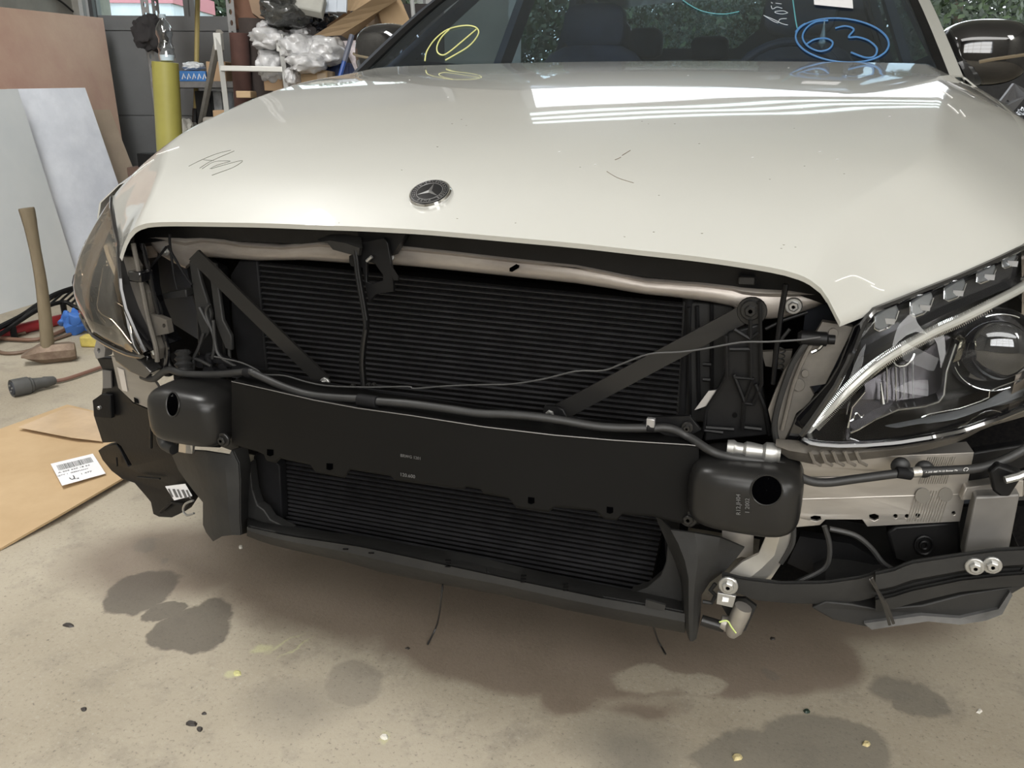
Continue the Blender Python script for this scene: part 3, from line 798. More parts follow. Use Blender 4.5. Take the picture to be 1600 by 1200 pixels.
for u0, u1 in [(430, 760), (765, 942)]:
    xs2 = [u0 + (u1 - u0) * i / 10 for i in range(11)]
    mb.slab([[S(u, v + 1, .034, .15) for u, v in lin(A, xs2)], [S(u, v - 1, -.003, .15) for u, v in lin(B, xs2)]], (0, .004, -.002))
part('lip_pad', mb, M['dusty'], lip, 'flat grey wear strip')
PL('lip_pad', [(1009, 937), (1040, 946), (1038, 955), (1008, 948)], (-.006, .15), .004, M['dusty'], lip)
for u, v in [(540, 853), (580, 859), (700, 880), (818, 904), (884, 917)]:
    mb = MB()
    for i in range(3): mb.tube([S(u - 4, v - 5 + i * 5, -.006 + .016 * (2 - i) / 2, .15), S(u + 4, v - 5 + i * 5, -.006 + .016 * (2 - i) / 2, .15)], .0012, 5)
    part('vent_slot', mb, M['core'], lip)
PL('duct_frame', [(1043, 850), (1056, 876), (1066, 912), (1067, 962), (1000, 940), (984, 927), (1010, 919), (1032, 900), (1040, 880)], (.05, .1), .02, M['dusty'], car, bevel=.002)
PL('duct_frame', [(389, 722), (394, 765), (402, 790), (412, 797), (422, 812), (455, 829), (386, 823)], (.05, .1), .02, M['dusty'], car, bevel=.002)
# lower valance under the lip (keeps the underside closed)
mb = MB().slab([[Vector((x, .10 + .1 * x * x, .185)) for x in (-.36, -.2, 0, .2, .36)], [Vector((x * .9, .8, .18)) for x in (-.36, -.2, 0, .2, .36)]], (0, 0, -.01))
part('underbody_shield', mb, M['blackmatt'], car)

# --- right lower structure
for i, (tp, bt_, k) in enumerate([([(1128, 897), (1160, 905), (1220, 912), (1290, 911), (1350, 902), (1376, 892)], [(1150, 925), (1180, 938), (1240, 943), (1300, 944), (1350, 938), (1376, 930)], .0),
                                  ([(1368, 897), (1400, 890), (1420, 880), (1500, 868), (1560, 860), (1604, 858)], [(1378, 955), (1400, 950), (1420, 944), (1500, 925), (1575, 917), (1604, 915)], -.015)]):
    xs = [tp[0][0] + (tp[-1][0] - tp[0][0]) * j / 16 for j in range(17)]
    t_ = lin(tp, xs); b_ = lin([(max(a, xs[0]), b) for a, b in bt_], xs)
    rows = []
    for w, dy in ([(0, .02), (.04, 0), (.5, .0), (1, .004)] if i == 0 else [(0, .025), (.03, 0), (.42, 0), (.5, .02), (.62, .02), (.7, 0), (1, .004)]):
        rows.append([S(a[0], a[1] + (b[1] - a[1]) * w, k + dy, .15) for a, b in zip(t_, b_)])
    cb = part('lower_crossbar', MB().slab(rows, (0, .008, 0)), M['dusty'], car, ['left curved length of black lower crossbar', 'right stepped length of black lower crossbar'][i], angle=40)
bolt(1523, 885, (-.018, .15), .0115, M['steel'], cb); bolt(1550, 883, (-.018, .15), .0115, M['steel'], cb)
bolt(1138, 915, (-.012, .15), .013, M['steel'], car, 'flange_bolt')
PL('clip_nut', [(1121, 926), (1150, 932), (1145, 950), (1119, 944)], (-.01, .15), .006, M['steel'], car, bevel=.001)
PL('clip_nut_hole', [(1129, 933), (1139, 935), (1138, 941), (1128, 940)], (-.0115, .15), .001, M['white'], car)
part('lamp_bracket', MB().tube([S(u, v, .02, .15) for u, v in [(1098, 940), (1112, 942), (1118, 930), (1110, 922), (1118, 912)]], .003, 6), M['dusty'], car)
part('sleeve', MB().lathe(S(1096, 969, .01, .15), (1, .05, -.15), [(0, .008), (.032, .008)], 14), M['satin'], car, 'dark sleeve')
part('sleeve_end', MB().lathe(S(1126, 972, .01, .15), (1, .05, -.15), [(0, .010), (.004, .011), (.024, .012), (.028, .009)], 14), M['alu'], car)
part('pipe_end', MB().lathe(S(1150, 975, .0, .15), (.25, 0, 1), [(-.02, .007), (-.01, .012), (.02, .013), (.03, .012)], 12), M['alu'], car)
part('yellow_wire', MB().tube(crom([S(u, v, -.02, .15) for u, v in [(1124, 972), (1136, 970), (1143, 980), (1150, 989)]], 4), .0012, 5), mat('yellow_green', (.5, .6, .2), .5), car)
PL('flap_bracket', [(1120, 935), (1165, 935), (1182, 948), (1174, 965), (1165, 985), (1150, 992), (1145, 975)], (.03, .15), .006, M['dusty'], car)
for pts in [[(1362, 903), (1372, 925), (1382, 948), (1390, 976)], [(1360, 905), (1376, 930), (1385, 945), (1396, 974)]]:
    part('cable_tie', MB().tube(crom([S(u, v, -.03, .15) for u, v in pts], 4), .0022, 6), M['gloss'], car)
PL('undertray', [(1268, 950), (1290, 940), (1330, 944), (1372, 952), (1440, 946), (1500, 930), (1578, 918), (1604, 880), (1604, 915), (1578, 930), (1560, 955), (1540, 966), (1500, 972), (1450, 968), (1400, 974), (1360, 981), (1300, 968)], (.0, .15), .25, M['dusty'], car, bevel=.003, label='scuffed black undertray corner')
PL('undertray_edge', [(1350, 974), (1440, 962), (1500, 966), (1560, 952), (1578, 925), (1582, 930), (1566, 960), (1540, 970), (1500, 976), (1450, 971), (1400, 978), (1362, 984)], (-.006, .15), .01, mat('scuffed_edge', (.10, .10, .10), .45, var=.4, vscale=12), car)
PL('bumper_strut', [(1524, 776), (1594, 772), (1576, 864), (1504, 872)], (.02, .18), .03, mat('grey_cast', (.13, .125, .12), .5, metal=.5, col2=(.24, .23, .215), vscale=5), car, bevel=.003, label='grey upright strut at the right')
PL('cross_strut', [(1508, 762), (1600, 750), (1600, 776), (1500, 782)], (.04, .18), .03, M['alu'], car, bevel=.002)
PL('bumper_bracket', [(1546, 738), (1560, 727), (1600, 742), (1578, 776), (1562, 776), (1552, 768)], (.0, .18), .02, M['black'], car, bevel=.003)
PL('bumper_bracket', [(1520, 707), (1604, 694), (1604, 730), (1575, 740), (1512, 755)], (.06, .18), .02, M['black'], car, bevel=.003)
part('bracket_stud', MB().tube([S(1570, 750, -.01, .18), S(1590, 745, -.01, .18), S(1602, 740, -.01, .18)], .005, 8), M['steel'], car)
hb = PL('horn', [(1385, 832), (1400, 822), (1500, 815), (1502, 866), (1490, 874), (1420, 880), (1395, 872)], (.08, .15), .03, M['black'], car, bevel=.004, label='black horn housing with moulded ring')
part('horn_ring', MB().tube([S(1444 + 14 * cos(a), 852 + 14 * sin(a), .078, .15) for a in [i * pi / 10 for i in range(21)]], .002, 6, caps=False), M['black'], hb)
part('horn_ring', MB().tube([S(1444 + 6 * cos(a), 852 + 6 * sin(a), .078, .15) for a in [i * pi / 10 for i in range(21)]], .002, 6, caps=False), M['black'], hb)
for pts in [[(1288, 822), (1296, 850), (1294, 878), (1280, 893), (1240, 912)], [(1296, 826), (1335, 836), (1360, 855), (1380, 880), (1400, 892)], [(1240, 822), (1238, 850), (1220, 880)]]:
    part('loose_cable', MB().tube(crom([S(u, v, .03, .15) for u, v in pts], 5), .0036, 7), M['rubber'], car)
PL('inner_liner', [(1250, 838), (1330, 850), (1400, 892), (1360, 900), (1290, 908), (1230, 880)], (.12, .15), .02, M['blackmatt'], car)
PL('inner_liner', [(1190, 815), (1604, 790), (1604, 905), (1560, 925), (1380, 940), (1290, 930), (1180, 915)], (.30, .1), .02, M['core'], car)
# --- left lower liner
lin_px = [(151, 560), (176, 560), (188, 606), (208, 630), (256, 650), (278, 680), (278, 712), (300, 770), (300, 782), (289, 799), (268, 809), (249, 808), (239, 803), (235, 784), (225, 772), (210, 755), (191, 749), (174, 736), (160, 719), (153, 704), (163, 697),
          (181, 694), (187, 702), (200, 729), (206, 727), (189, 697), (181, 691), (160, 692), (146, 649), (145, 625), (158, 617), (160, 606), (160, 578)]
KL = (.06, .2)
ln = PL('fender_liner', lin_px, KL, .02, M['gloss'] if False else M['black'], car, label='black plastic fender liner hanging at the left', bevel=.0015)
PL('liner_tab', [(144, 626), (158, 616), (172, 618), (174, 654), (147, 652)], (.05, .2), .01, M['blackmatt'], ln, bevel=.002)
bolt(158, 636, (.045, .2), .006, M['steel'], ln, washer=False)
PL('liner_patch', [(160, 578), (173, 580), (174, 606), (161, 607)], (.055, .2), .003, mat('grey_patch', (.12, .115, .11), .5), ln)
PL('bumper_side_mount', [(146, 548), (150, 532), (158, 531), (164, 545), (163, 558), (150, 561)], (.05, .2), .02, mat('grey_mount', (.22, .21, .20), .5, var=.2), car, holes=[circ(154, 548, 2.6, 8, 4)], bevel=.001)
lst = PL('sticker', [(258, 760), (289, 756), (300, 775), (272, 782)], (.048, .2), .001, M['white'], ln, label='white printed sticker', smooth=False)
mb = MB()
for i in range(5):
    a, b = 262 + i * 7, 764 + i * .5
    PLp = [S(a + du, b + dv, .0465, .2) for du, dv in [(0, 0), (2.5 + i % 2, -.4), (8.5 + i % 2, 12.5), (6, 13)]]
    mb.plate(PLp, (0, .0005, 0))
part('sticker_print', mb, M['greyink'], ln, smooth=False)
for pts, r in [([(236, 640), (236, 700)], .003), ([(182, 715), (183, 728)], .002), ([(215, 745), (250, 748)], .002), ([(251, 800), (268, 785), (288, 788)], .003)]:
    part('liner_rib', MB().tube([S(u, v, .055, .2) for u, v in pts], r, 6), M['black'], ln)
part('liner_clip', MB().tube(crom([S(u, v, .04, .2) for u, v in [(302, 782), (290, 787), (286, 797), (292, 805), (303, 802)]], 4), .0022, 6), M['steel'], ln)

# ------------------------------------------------------------ headlights: measured on the right lamp, mirrored to the left
def mirror(mb):
    o = MB(); o.v = [Vector((-p.x, p.y, p.z)) for p in mb.v]; o.f = [list(f) for f in mb.f]; o.m = list(mb.m); return o
LT = [(1252, 681), (1262, 668), (1280, 642), (1300, 614), (1320, 582), (1336, 550), (1348, 518), (1357, 491), (1400, 467), (1450, 446), (1500, 426), (1550, 405), (1604, 383)]
LB = [(1252, 683), (1258, 689), (1280, 693), (1310, 695), (1350, 694), (1400, 690), (1450, 682), (1500, 672), (1550, 655), (1604, 634)]
T3 = [N(u, v) for u, v in LT]; B3 = [N(u, v) for u, v in LB]
k_ = [i for i, p in enumerate(T3) if p.x < .56]
tx = [T3[i].x for i in k_] + [.57, .603, .64, .68, .72, .76, .80, .84, .875]; tz = [T3[i].z for i in k_] + [lens_top(x) - .004 for x in (.57, .603, .64, .68, .72, .76, .80, .84, .875)]
bx = [p.x for p in B3] + [.79, .835, .86, .875]; bz = [p.z for p in B3] + [B3[-1].z + .022, .62, .68, .765]
NXS = crom([Vector((a, b, 0)) for a, b in zip(NX, NY)], 8)
def nose_s(x, z): return nose(x, z)
x0 = T3[0].x
sx = [x0 + (.875 - x0) * (1 - (1 - i / 44) ** 1.35) for i in range(45)]
def lamp_rows(off, shrink=0., bulge=.012, nrow=11, z0=0., z1=1.):
    rows = []
    for j in range(nrow):
        w = z0 + (z1 - z0) * j / (nrow - 1)
        r = []
        for x in sx:
            a = float(np.interp(x, tx, tz)) - shrink; b = float(np.interp(x, bx, bz)) + shrink
            if a < b: a = b = (a + b) / 2
            zz_ = b + (a - b) * w
            r.append(Vector((x, nose(x, zz_) + off - bulge * sin(pi * w), zz_)))
        rows.append(r)
    return rows
def Nn(u, v, off): return N(u, v, off)
M['housing'] = mat('lamp_housing', (.05, .048, .046), .25, metal=.7, col2=(.02, .02, .02), vscale=9)
def lampset(sgn):
    mm = (lambda m: m) if sgn > 0 else mirror
    side = 'right' if sgn > 0 else 'left'
    L = part('headlight', mm(MB().slab([[q for q in r if q.x > .565] for r in lamp_rows(.085 if sgn > 0 else .055, .004, .0, 5)], (0, .03, 0))), M['housing'] if sgn > 0 else mat('housing_lit_copy', (.46, .38, .31), .22, metal=.45, col2=(.20, .16, .13), vscale=11), car, 'headlight at the %s of the picture' % side)  # left housing is a lighter copy, warm reflections put into its colour
    def lp(name, mb, m, label=None, **k): return part(name, mm(mb), M[m] if isinstance(m, str) else m, L, label, **k)
    lp('lens', MB().slab(lamp_rows(-.004), (0, .002, 0)), 'lens' if sgn > 0 else 'lens2', 'clear lens', angle=80)
    # gloss black surround
    loop = [r for r in lamp_rows(-.003, -.001, .0, 2)]
    edge = loop[0] + loop[1][::-1]
    lp('lens_seal', MB().tube(edge, .004, 6, caps=False), 'gloss')
    # bezel walls between lens and housing
    for w, nm in ((0, 'lower_bezel'), (1, 'upper_bezel')):
        a = lamp_rows(.0, .003, .0, 2)[w]; b = lamp_rows(.085, .01, .0, 2)[w]
        lp(nm, MB().slab([a, b], (0, 0, .001)), 'gloss')
    # upper shelf carrying the small lenses
    sh = [(1345, 545), (1400, 515), (1480, 475), (1604, 425)]
    st_ = [(1352, 505), (1400, 478), (1500, 434), (1604, 392)]
    xs_ = [1345 + i * 26 for i in range(10)] + [1604]
    lp('lens_shelf', MB().slab([[Nn(u, v, .03) for u, v in lin(st_, xs_)], [Nn(u, v, .045) for u, v in lin(sh, xs_)], [Nn(u, v + 14, .03) for u, v in lin(sh, xs_)]], (0, .004, 0)), mat('smoked_chrome', (.10, .10, .105), .15, metal=.8))
    cubes = [(1385, 497, 46, 38), (1440, 476, 44, 36), (1492, 453, 42, 32), (1541, 428, 38, 27), (1577, 407, 30, 22), (1612, 388, 26, 18), (1640, 374, 22, 15)]
    for i, (u, v, w, h) in enumerate(cubes):
        w *= .42; h *= .42; tl = .18
        q = [Nn(u + a * w, v + b * h - a * w * .42, .012) for a, b in [(-1, -.75), (-.2, -1), (.8, -.95), (1, -.2), (.75, .6), (.2, 1), (-.6, .95), (-1, .5)]]
        g = MB().plate(q, (0, .014, 0))
        lp('led_lens', g, mat('clear_led_%d' % i, (.25, .26, .27), .08, metal=.55, spec=1) if i == 0 and sgn > 0 else bpy.data.materials['clear_led_0'], bevel=.0025)
        lp('led_lens_edge', MB().tube([p + Vector((0, -.0015, 0)) for p in q[3:8] + [q[0]]], .0009, 5), 'chrome')
        c = Nn(u + 5, v + 5, .009)
        lp('led_reflector', MB().box(c, (.012, .002, .007), None), 'silver')
    # light guide strip
    lg = [(1256, 684), (1268, 668), (1290, 645), (1320, 613), (1350, 585), (1380, 562), (1420, 538), (1460, 517), (1500, 499), (1550, 474), (1604, 444)]
    g3 = [Nn(u, v, .022) for u, v in lg]; ge_ = g3[-1]
    for dx in (.03, .055): g3.append(Vector((ge_.x + dx, nose(ge_.x + dx, ge_.z + dx * .45) + .022, ge_.z + dx * .45)))
    g = crom(g3, 5)
    lp('light_guide', MB().tube(g, [.0045 + .0045 * min(1, i / 14) for i in range(len(g))], 10, flat=.7), mat('guide_white', (.60, .59, .54), .25, metal=.35) if sgn > 0 else bpy.data.materials['guide_white'], 'pale ribbed light guide strip')
    mb = MB()
    k = 0
    for i in range(6, len(g) - 16):
        for f_ in (0, .33, .66):
            p = g[i].lerp(g[i + 1], f_); t = (g[i + 1] - g[i]).normalized(); nn = t.cross(Vector((0, 1, 0))).normalized()
            mb.tube([p + nn * .0085 + Vector((0, -.004, 0)), p + Vector((0, -.0068, 0)), p - nn * .0085 + Vector((0, -.004, 0))], .0005, 4)
    lp('guide_rib', mb, 'chrome')
    # low beam reflector chamber
    ch = [(1324, 655), (1330, 624), (1350, 600), (1400, 570), (1440, 552), (1478, 524), (1488, 528), (1474, 570), (1470, 605), (1462, 616), (1440, 623), (1400, 628), (1365, 643), (1340, 658), (1328, 663)]
    q = [Nn(u, v, .05) for u, v in ch]
    lp('reflector_back', MB().plate(q, (0, .005, 0)), mat('reflector_dark', (.075, .07, .075), .25, metal=.7) if sgn > 0 else bpy.data.materials['reflector_dark'])
    for rng in (q[:3], q[6:15]):
        q2 = [p + Vector((0, -.032, 0)) for p in rng]
        lp('reflector_rim', MB().slab([rng, q2], (0, 0, .002)), 'smoked' if False else bpy.data.materials['smoked_chrome'])
        lp('rim_trim', MB().tube(q2, .0011, 6), 'chrome')
    for u, v0, v1 in [(1385, 574, 629), (1399, 570, 627), (1412, 568, 624), (1426, 562, 622)]:
        lp('reflector_rib', MB().tube([Nn(u, v0, .042), Nn(u + 1, v1, .042)], .0011, 5), 'chrome' if u < 1405 else 'silver')
    lp('reflector_rib', MB().tube([Nn(1376, 598, .042), Nn(1379, 632, .035)], [.0008, .003], 6), 'chrome')
    lp('bulb_shroud', MB().tube(crom([Nn(u, v, .035) for u, v in [(1396, 566), (1402, 572), (1414, 571), (1424, 562), (1428, 553)]], 4), .0018, 6), 'chrome')
    lp('reflector_curl', MB().tube(crom([Nn(u, v, .03) for u, v in [(1329, 628), (1324, 645), (1326, 657), (1333, 655), (1338, 645), (1345, 652), (1350, 648)]], 4), .0012, 6), 'chrome')
    # projector
    c = Nn(1560, 552, .03); ax = Vector((.15, -1, .05)).normalized()
    lp('projector_bowl', MB().lathe(c + ax * -.045, ax, [(0, .048), (.02, .056), (.028, .055), (.022, .050), (.012, .046)], 32), 'smoked' if False else bpy.data.materials['smoked_chrome'])
    lp('projector_lens', MB().ball(c - ax * .012, (.040, .022, .040), 28, 16), mat('projector_glass', (.012, .012, .014), .03, coat=1, spec=1) if sgn > 0 else bpy.data.materials['projector_glass'], 'dark round projector lens')
    for rad, a0, a1, r in [(.047, -.5, .9, .0012), (.047, 2.9, 3.6, .0012), (.052, 3.6, 5.2, .001), (.050, 1.2, 2.0, .0009)]:
        u_ = ax.orthogonal().normalized(); u_ = Vector((1, .15, 0)).normalized(); w_ = Vector((0, 0, 1))
        lp('projector_trim', MB().tube([c - ax * .006 + u_ * cos(a) * rad + w_ * sin(a) * rad for a in [a0 + (a1 - a0) * i / 14 for i in range(15)]], r, 6), 'chrome')
    # chrome crescent beside the projector, yellow reflection put into its colour
    q = [[(1486, 525), (1500, 524), (1509, 530), (1508, 540), (1500, 562), (1496, 566)], [(1490, 529), (1498, 532), (1500, 538), (1497, 548), (1489, 566), (1486, 566)]]
    lp('reflector_crescent', MB().slab([[Nn(u, v, .030) for u, v in q[0]], [Nn(u, v, .020) for u, v in q[1]]], (0, .002, 0)), mat('chrome_yellow_reflection', (.95, .90, .70), .12, metal=1) if sgn > 0 else bpy.data.materials['chrome_yellow_reflection'], 'chrome crescent with its yellow reflection in the colour')
    # lower silver blade
    bl_t = [(1270, 683), (1300, 682), (1350, 672), (1400, 662), (1450, 652), (1500, 641), (1540, 628), (1570, 610), (1604, 592), (1640, 575)]
    bl_b = [(1270, 686), (1300, 688), (1350, 687), (1400, 682), (1450, 676), (1500, 664), (1540, 652), (1570, 640), (1604, 624), (1640, 612)]
    lp('lower_blade', MB().slab([[Nn(u, v, .040) for u, v in bl_t], [Nn(u * .5 + a * .5, v * .5 + b * .5, .026) for (u, v), (a, b) in zip(bl_t, bl_b)], [Nn(u, v, .022) for u, v in bl_b]], (0, .002, 0)), mat('blade_grey', (.24, .25, .265), .25, metal=.5) if sgn > 0 else bpy.data.materials['blade_grey'], 'grey satin blade')
    lp('blade_trim', MB().tube([Nn(u, v - 1, .024) for u, v in [(1440, 653), (1452, 648), (1500, 639), (1532, 628), (1545, 622), (1546, 612), (1560, 606), (1604, 590)]], .0009, 5), 'chrome')
    # outer wrap-around reflector
    rws = [[p for p in r if p.x > (.765 if sgn > 0 else .69)] for r in lamp_rows(.030 if sgn > 0 else .010, .008, .006, 7)]
    lp('outer_reflector', MB().slab(rws, (0, .003, 0)), mat('warm_reflector', (.44, .37, .30), .12, metal=.6, col2=(.18, .15, .12), vscale=14) if sgn > 0 else bpy.data.materials['warm_reflector'], 'brownish chrome reflector')
    for z_ in (.58, .64, .69):
        lp('reflector_step', MB().tube([Vector((x, nose(x, z_) + (.024 if sgn > 0 else .003), z_ + (x - .75) * .25)) for x in [.765 + .009 * i for i in range(12)]], .0022, 6), 'chrome')
    return L
hlR = lampset(1)
hlL = lampset(-1)

# lamp mounting brackets
PL('lamp_mount', [(1275, 520), (1285, 503), (1312, 507), (1333, 511), (1322, 535), (1305, 570), (1290, 600), (1265, 604), (1272, 617), (1262, 632), (1244, 646), (1238, 664), (1226, 688), (1212, 690), (1200, 640), (1210, 614), (1226, 577), (1260, 535)], (.035, .127), .014, M['brownplastic'], car, bevel=.002, label='scuffed plastic mount beside the right headlight')
part('mount_ridge', MB().tube(crom([S(u, v, .028, .127) for u, v in [(1262, 532), (1240, 565), (1226, 600), (1214, 640), (1210, 670), (1216, 700)]], 5), .004, 8), M['dusty'], car)
part('mount_ridge', MB().tube(crom([S(u, v, .030, .127) for u, v in [(1278, 520), (1256, 560), (1240, 600), (1230, 640), (1222, 672)]], 5), .0028, 8), M['brownplastic'], car)
for u, v, r in [(1248, 602, 10), (1302, 521, 8), (1258, 584, 6)]:
    part('mount_boss', MB().plate([S(a, b, .032, .127) for a, b in circ(u, v, r)], (0, .004, 0)), M['brownplastic'], car, bevel=.001)
PL('lamp_shoulder', [(1333, 511), (1352, 495), (1348, 520), (1325, 580), (1290, 625), (1262, 662), (1246, 690), (1228, 688), (1244, 650), (1275, 618), (1292, 600), (1310, 570)], (.03, .127), .02, M['gloss'], car, bevel=.002)
xs = [1212 + i * 20 for i in range(20)] + [1604]
t_ = lin([(1212, 690), (1240, 692), (1262, 694), (1310, 697), (1400, 693), (1500, 676), (1604, 637)], xs)
b_ = lin([(1212, 702), (1230, 716), (1270, 726), (1370, 716), (1440, 706), (1500, 690), (1540, 668), (1604, 650)], xs)
part('lamp_skirt', MB().slab([[Nn(u, v, .01) for u, v in t_], [Nn(u, v, .0) for u, v in [((a[0] + b[0]) / 2, (a[1] + b[1]) / 2) for a, b in zip(t_, b_)]], [Nn(u, v, .02) for u, v in b_]], (0, .01, 0)), M['brownplastic'], car, 'scuffed grey skirt under the right headlight')
for i in range(5):
    part('skirt_rib', MB().tube([Nn(1265 + i * 18, 705, -.004), Nn(1272 + i * 18, 722, -.001), Nn(1282 + i * 18, 727, .004)], .0024, 6), M['brownplastic'], car)
PL('lamp_mount', [(177, 401), (207, 402), (215, 417), (212, 437), (222, 445), (232, 458), (234, 490), (260, 500), (264, 521), (243, 525), (250, 545), (248, 562), (238, 560), (228, 535), (215, 515), (210, 495), (208, 480), (185, 472), (177, 440), (180, 420)], (.03, .127), .012, M['brownplastic'], car, bevel=.002, holes=[circ(256, 509, 2.5, 8, 3.5)], label='scuffed plastic mount beside the left headlight')
part('mount_ridge', MB().tube(crom([S(u, v, .022, .127) for u, v in [(208, 380), (214, 410), (222, 450), (232, 500), (243, 540), (246, 565)]], 5), .004, 8), M['brownplastic'], car)
part('mount_ridge', MB().tube(crom([S(u, v, .04, .127) for u, v in [(222, 380), (232, 420), (240, 460), (250, 500), (262, 545), (258, 575)]], 5), .004, 8), M['gloss'], car)
part('lamp_tab', MB().box(S(220, 430, .03, .127), (.026, .03, .018)), M['gloss'], car, bevel=.003)
PL('lamp_skirt', [(176, 470), (190, 478), (208, 500), (214, 530), (232, 560), (222, 578), (208, 572), (196, 545), (182, 510)], (.04, .127), .02, M['gloss'], car, bevel=.003)
PL('lamp_skirt', [(172, 541), (205, 552), (222, 566), (236, 582), (226, 592), (200, 580), (180, 565)], (.02, .15), .03, mat('dark_chrome', (.16, .155, .15), .15, metal=.8), car, bevel=.003)

# ------------------------------------------------------------ body shell
def side_shell(sgn):
    mm = (lambda m: m) if sgn > 0 else mirror
    ys = [.34, .40, .48, .56, .64, .72, .80, .88, .96, 1.04, 1.12, 1.20, 1.30]
    rows = []
    def edge(y):
        ey = [s_[4] for s_ in ST]; return Vector((float(np.interp(y, ey, [s_[3] for s_ in ST])), y, float(np.interp(y, ey, [s_[5] for s_ in ST]))))
    for y in ys:
        e = edge(min(y, 1.21)); e.y = y
        arch = .33 + sqrt(max(0, .36 ** 2 - (y - .80) ** 2)) if abs(y - .80) < .36 else .22
        arch = max(arch, .22 if y > .8 else .5)
        q = [e + Vector((.003, 0, -.003)), e + Vector((.03, 0, -.012)), Vector((.875, y, e.z - .05)), Vector((.898, y, e.z - .11)), Vector((.905, y, (e.z - .11 + arch) / 2 + .03)), Vector((.900, y, arch + .015)), Vector((.895, y, arch))]
        rows.append(q)
    part('fender', mm(MB().slab(rows, (-.004, 0, 0))), M['paint'], car, angle=50)
    # door side, two doors
    for nm, y0, y1 in (('front_door', 1.305, 2.38), ('rear_door', 2.385, 3.25), ('rear_quarter', 3.255, 4.35)):
        rows = []
        for i in range(13):
            y = y0 + (y1 - y0) * i / 12
            zt = .955 + .035 * (y - 1.3)
            arch = .22
            if nm == 'rear_quarter' and abs(y - 3.64) < .36: arch = .33 + sqrt(.36 ** 2 - (y - 3.64) ** 2)
            if nm == 'rear_quarter' and y > 4.0: arch = max(arch, .3)
            nx_ = .0 if y < 3.6 else .09 * ((y - 3.6) / .75) ** 2
            rows.append([Vector((.77 - nx_, y, zt)), Vector((.86 - nx_, y, zt - .03)), Vector((.895 - nx_, y, zt - .12)), Vector((.905 - nx_, y, max(arch + .02, .62))), Vector((.895 - nx_, y, max(arch + .01, .40))), Vector((.875 - nx_, y, arch))])
        part(nm, mm(MB().slab(rows, (-.006, 0, 0))), M['paint'], car, angle=50)
    part('wheel_arch_liner', mm(MB().slab([[Vector((x, .80 + cos(a) * .375, .33 + sin(a) * .375)) for x in (.55, .89)] for a in [pi * i / 14 for i in range(15)]], (0, 0, .005))), M['core'], car)
    for y in (.80, 3.64):
        w = part('wheel', mm(MB().lathe((.67, y, .33), (1, 0, 0), [(0, .22), (.01, .30), (.03, .325), (.06, .33), (.17, .33), (.20, .325), (.222, .30), (.225, .23), (.215, .225)], 48)), M['tyre'], car)
        part('rim', mm(MB().lathe((.86, y, .33), (1, 0, 0), [(0, .23), (.02, .225), (.015, .21), (-.02, .19), (-.02, .07), (.012, .06), (.014, .02)], 36)), M['silver'], w)
        for k in range(5):
            a = 2 * pi * k / 5 + .2
            part('spoke', mm(MB().tube([Vector((.868, y + cos(a) * .05, .33 + sin(a) * .05)), Vector((.872, y + cos(a) * .215, .33 + sin(a) * .215))], [.03, .022], 8, flat=.4)), M['silver'], w)
for s in (1, -1): side_shell(s)
# front corner of the body behind the lamps
for s in (1, -1):
    mm = (lambda m: m) if s > 0 else mirror
    part('lamp_carrier', mm(MB().slab([[Vector((.50, .16, .50)), Vector((.80, .32, .52)), Vector((.86, .5, .52))], [Vector((.50, .16, .69)), Vector((.77, .30, .745)), Vector((.85, .55, .77))]], (0, .02, 0))), M['interior'], car)

# rear of the car
rows = []
for y, z, hw in [(3.55, 1.10, .62), (3.8, 1.07, .66), (4.2, 1.04, .66), (4.45, 1.02, .62)]:
    rows.append([Vector((hw * i / 6, y - abs(i) * .004, z - .02 * abs(i / 6) ** 2)) for i in range(-6, 7)])
part('boot_lid', MB().slab(rows, (0, 0, -.01)), M['paint'], car)
rows = [[Vector((x, 4.45 - .16 * x * x + dy, z)) for x in (-.82, -.6, -.3, 0, .3, .6, .82)] for z, dy in [(1.02, 0), (.85, .05), (.6, .1), (.35, .06), (.25, 0)]]
part('rear_bumper', MB().slab(rows, (0, -.01, 0)), M['paint'], car)

# --- cowl, windscreen, pillars
cowl = part('cowl_panel', MB().slab([[Vector((x, 1.325 - .16 * x * x * 1.2, 1.006 - .055 * x * x)) for x in [i / 10 * .75 for i in range(-10, 11)]], [Vector((x, 1.42 - .16 * x * x, .985 - .05 * x * x)) for x in [i / 10 * .78 for i in range(-10, 11)]]], (0, 0, -.01)), M['interior'], car)
def wsp(x, t, off=0):
    """windscreen surface, t 0 bottom .. 1 top"""
    w0, w1 = .735, .56
    hw = w0 + (w1 - w0) * t
    X_ = x * hw
    y = (1.365 + .76 * t) - (.22 * x * x) * (1 - .3 * t) + off * .5
    z = .985 + .43 * t - .02 * x * x + .03 * sin(pi * t) - off * .8
    return Vector((X_, y, z))
def ws_px(u, v):
    d = ray(u, v); y = 1.4
    best = (1e9, None)
    p = None
    # march
    lo, hi = 1.8, 4.0
    def f(s):
        q = CAM + d * s
        t = (q.z - .985) / .43
        for _ in range(6):
            x = q.x / (.735 - .175 * t)
            t = (q.z - .985 + .02 * x * x - .03 * sin(pi * max(0, min(1, t)))) / .43
        return q.y - wsp(x, t).y
    for _ in range(50):
        m_ = (lo + hi) / 2
        if f(m_) > 0: hi = m_
        else: lo = m_
    return CAM + d * (lo - .006)
part('windscreen', MB().slab([[wsp(-1 + i / 10, t) for i in range(21)] for t in [j / 12 for j in range(13)]], (0, .002, -.004)), M['ws'], car, 'windscreen with paint marker writing', angle=80)
part('windscreen_edge', MB().tube([wsp(-1 + i / 10, -.012) for i in range(21)], .008, 8), M['interior'], car)
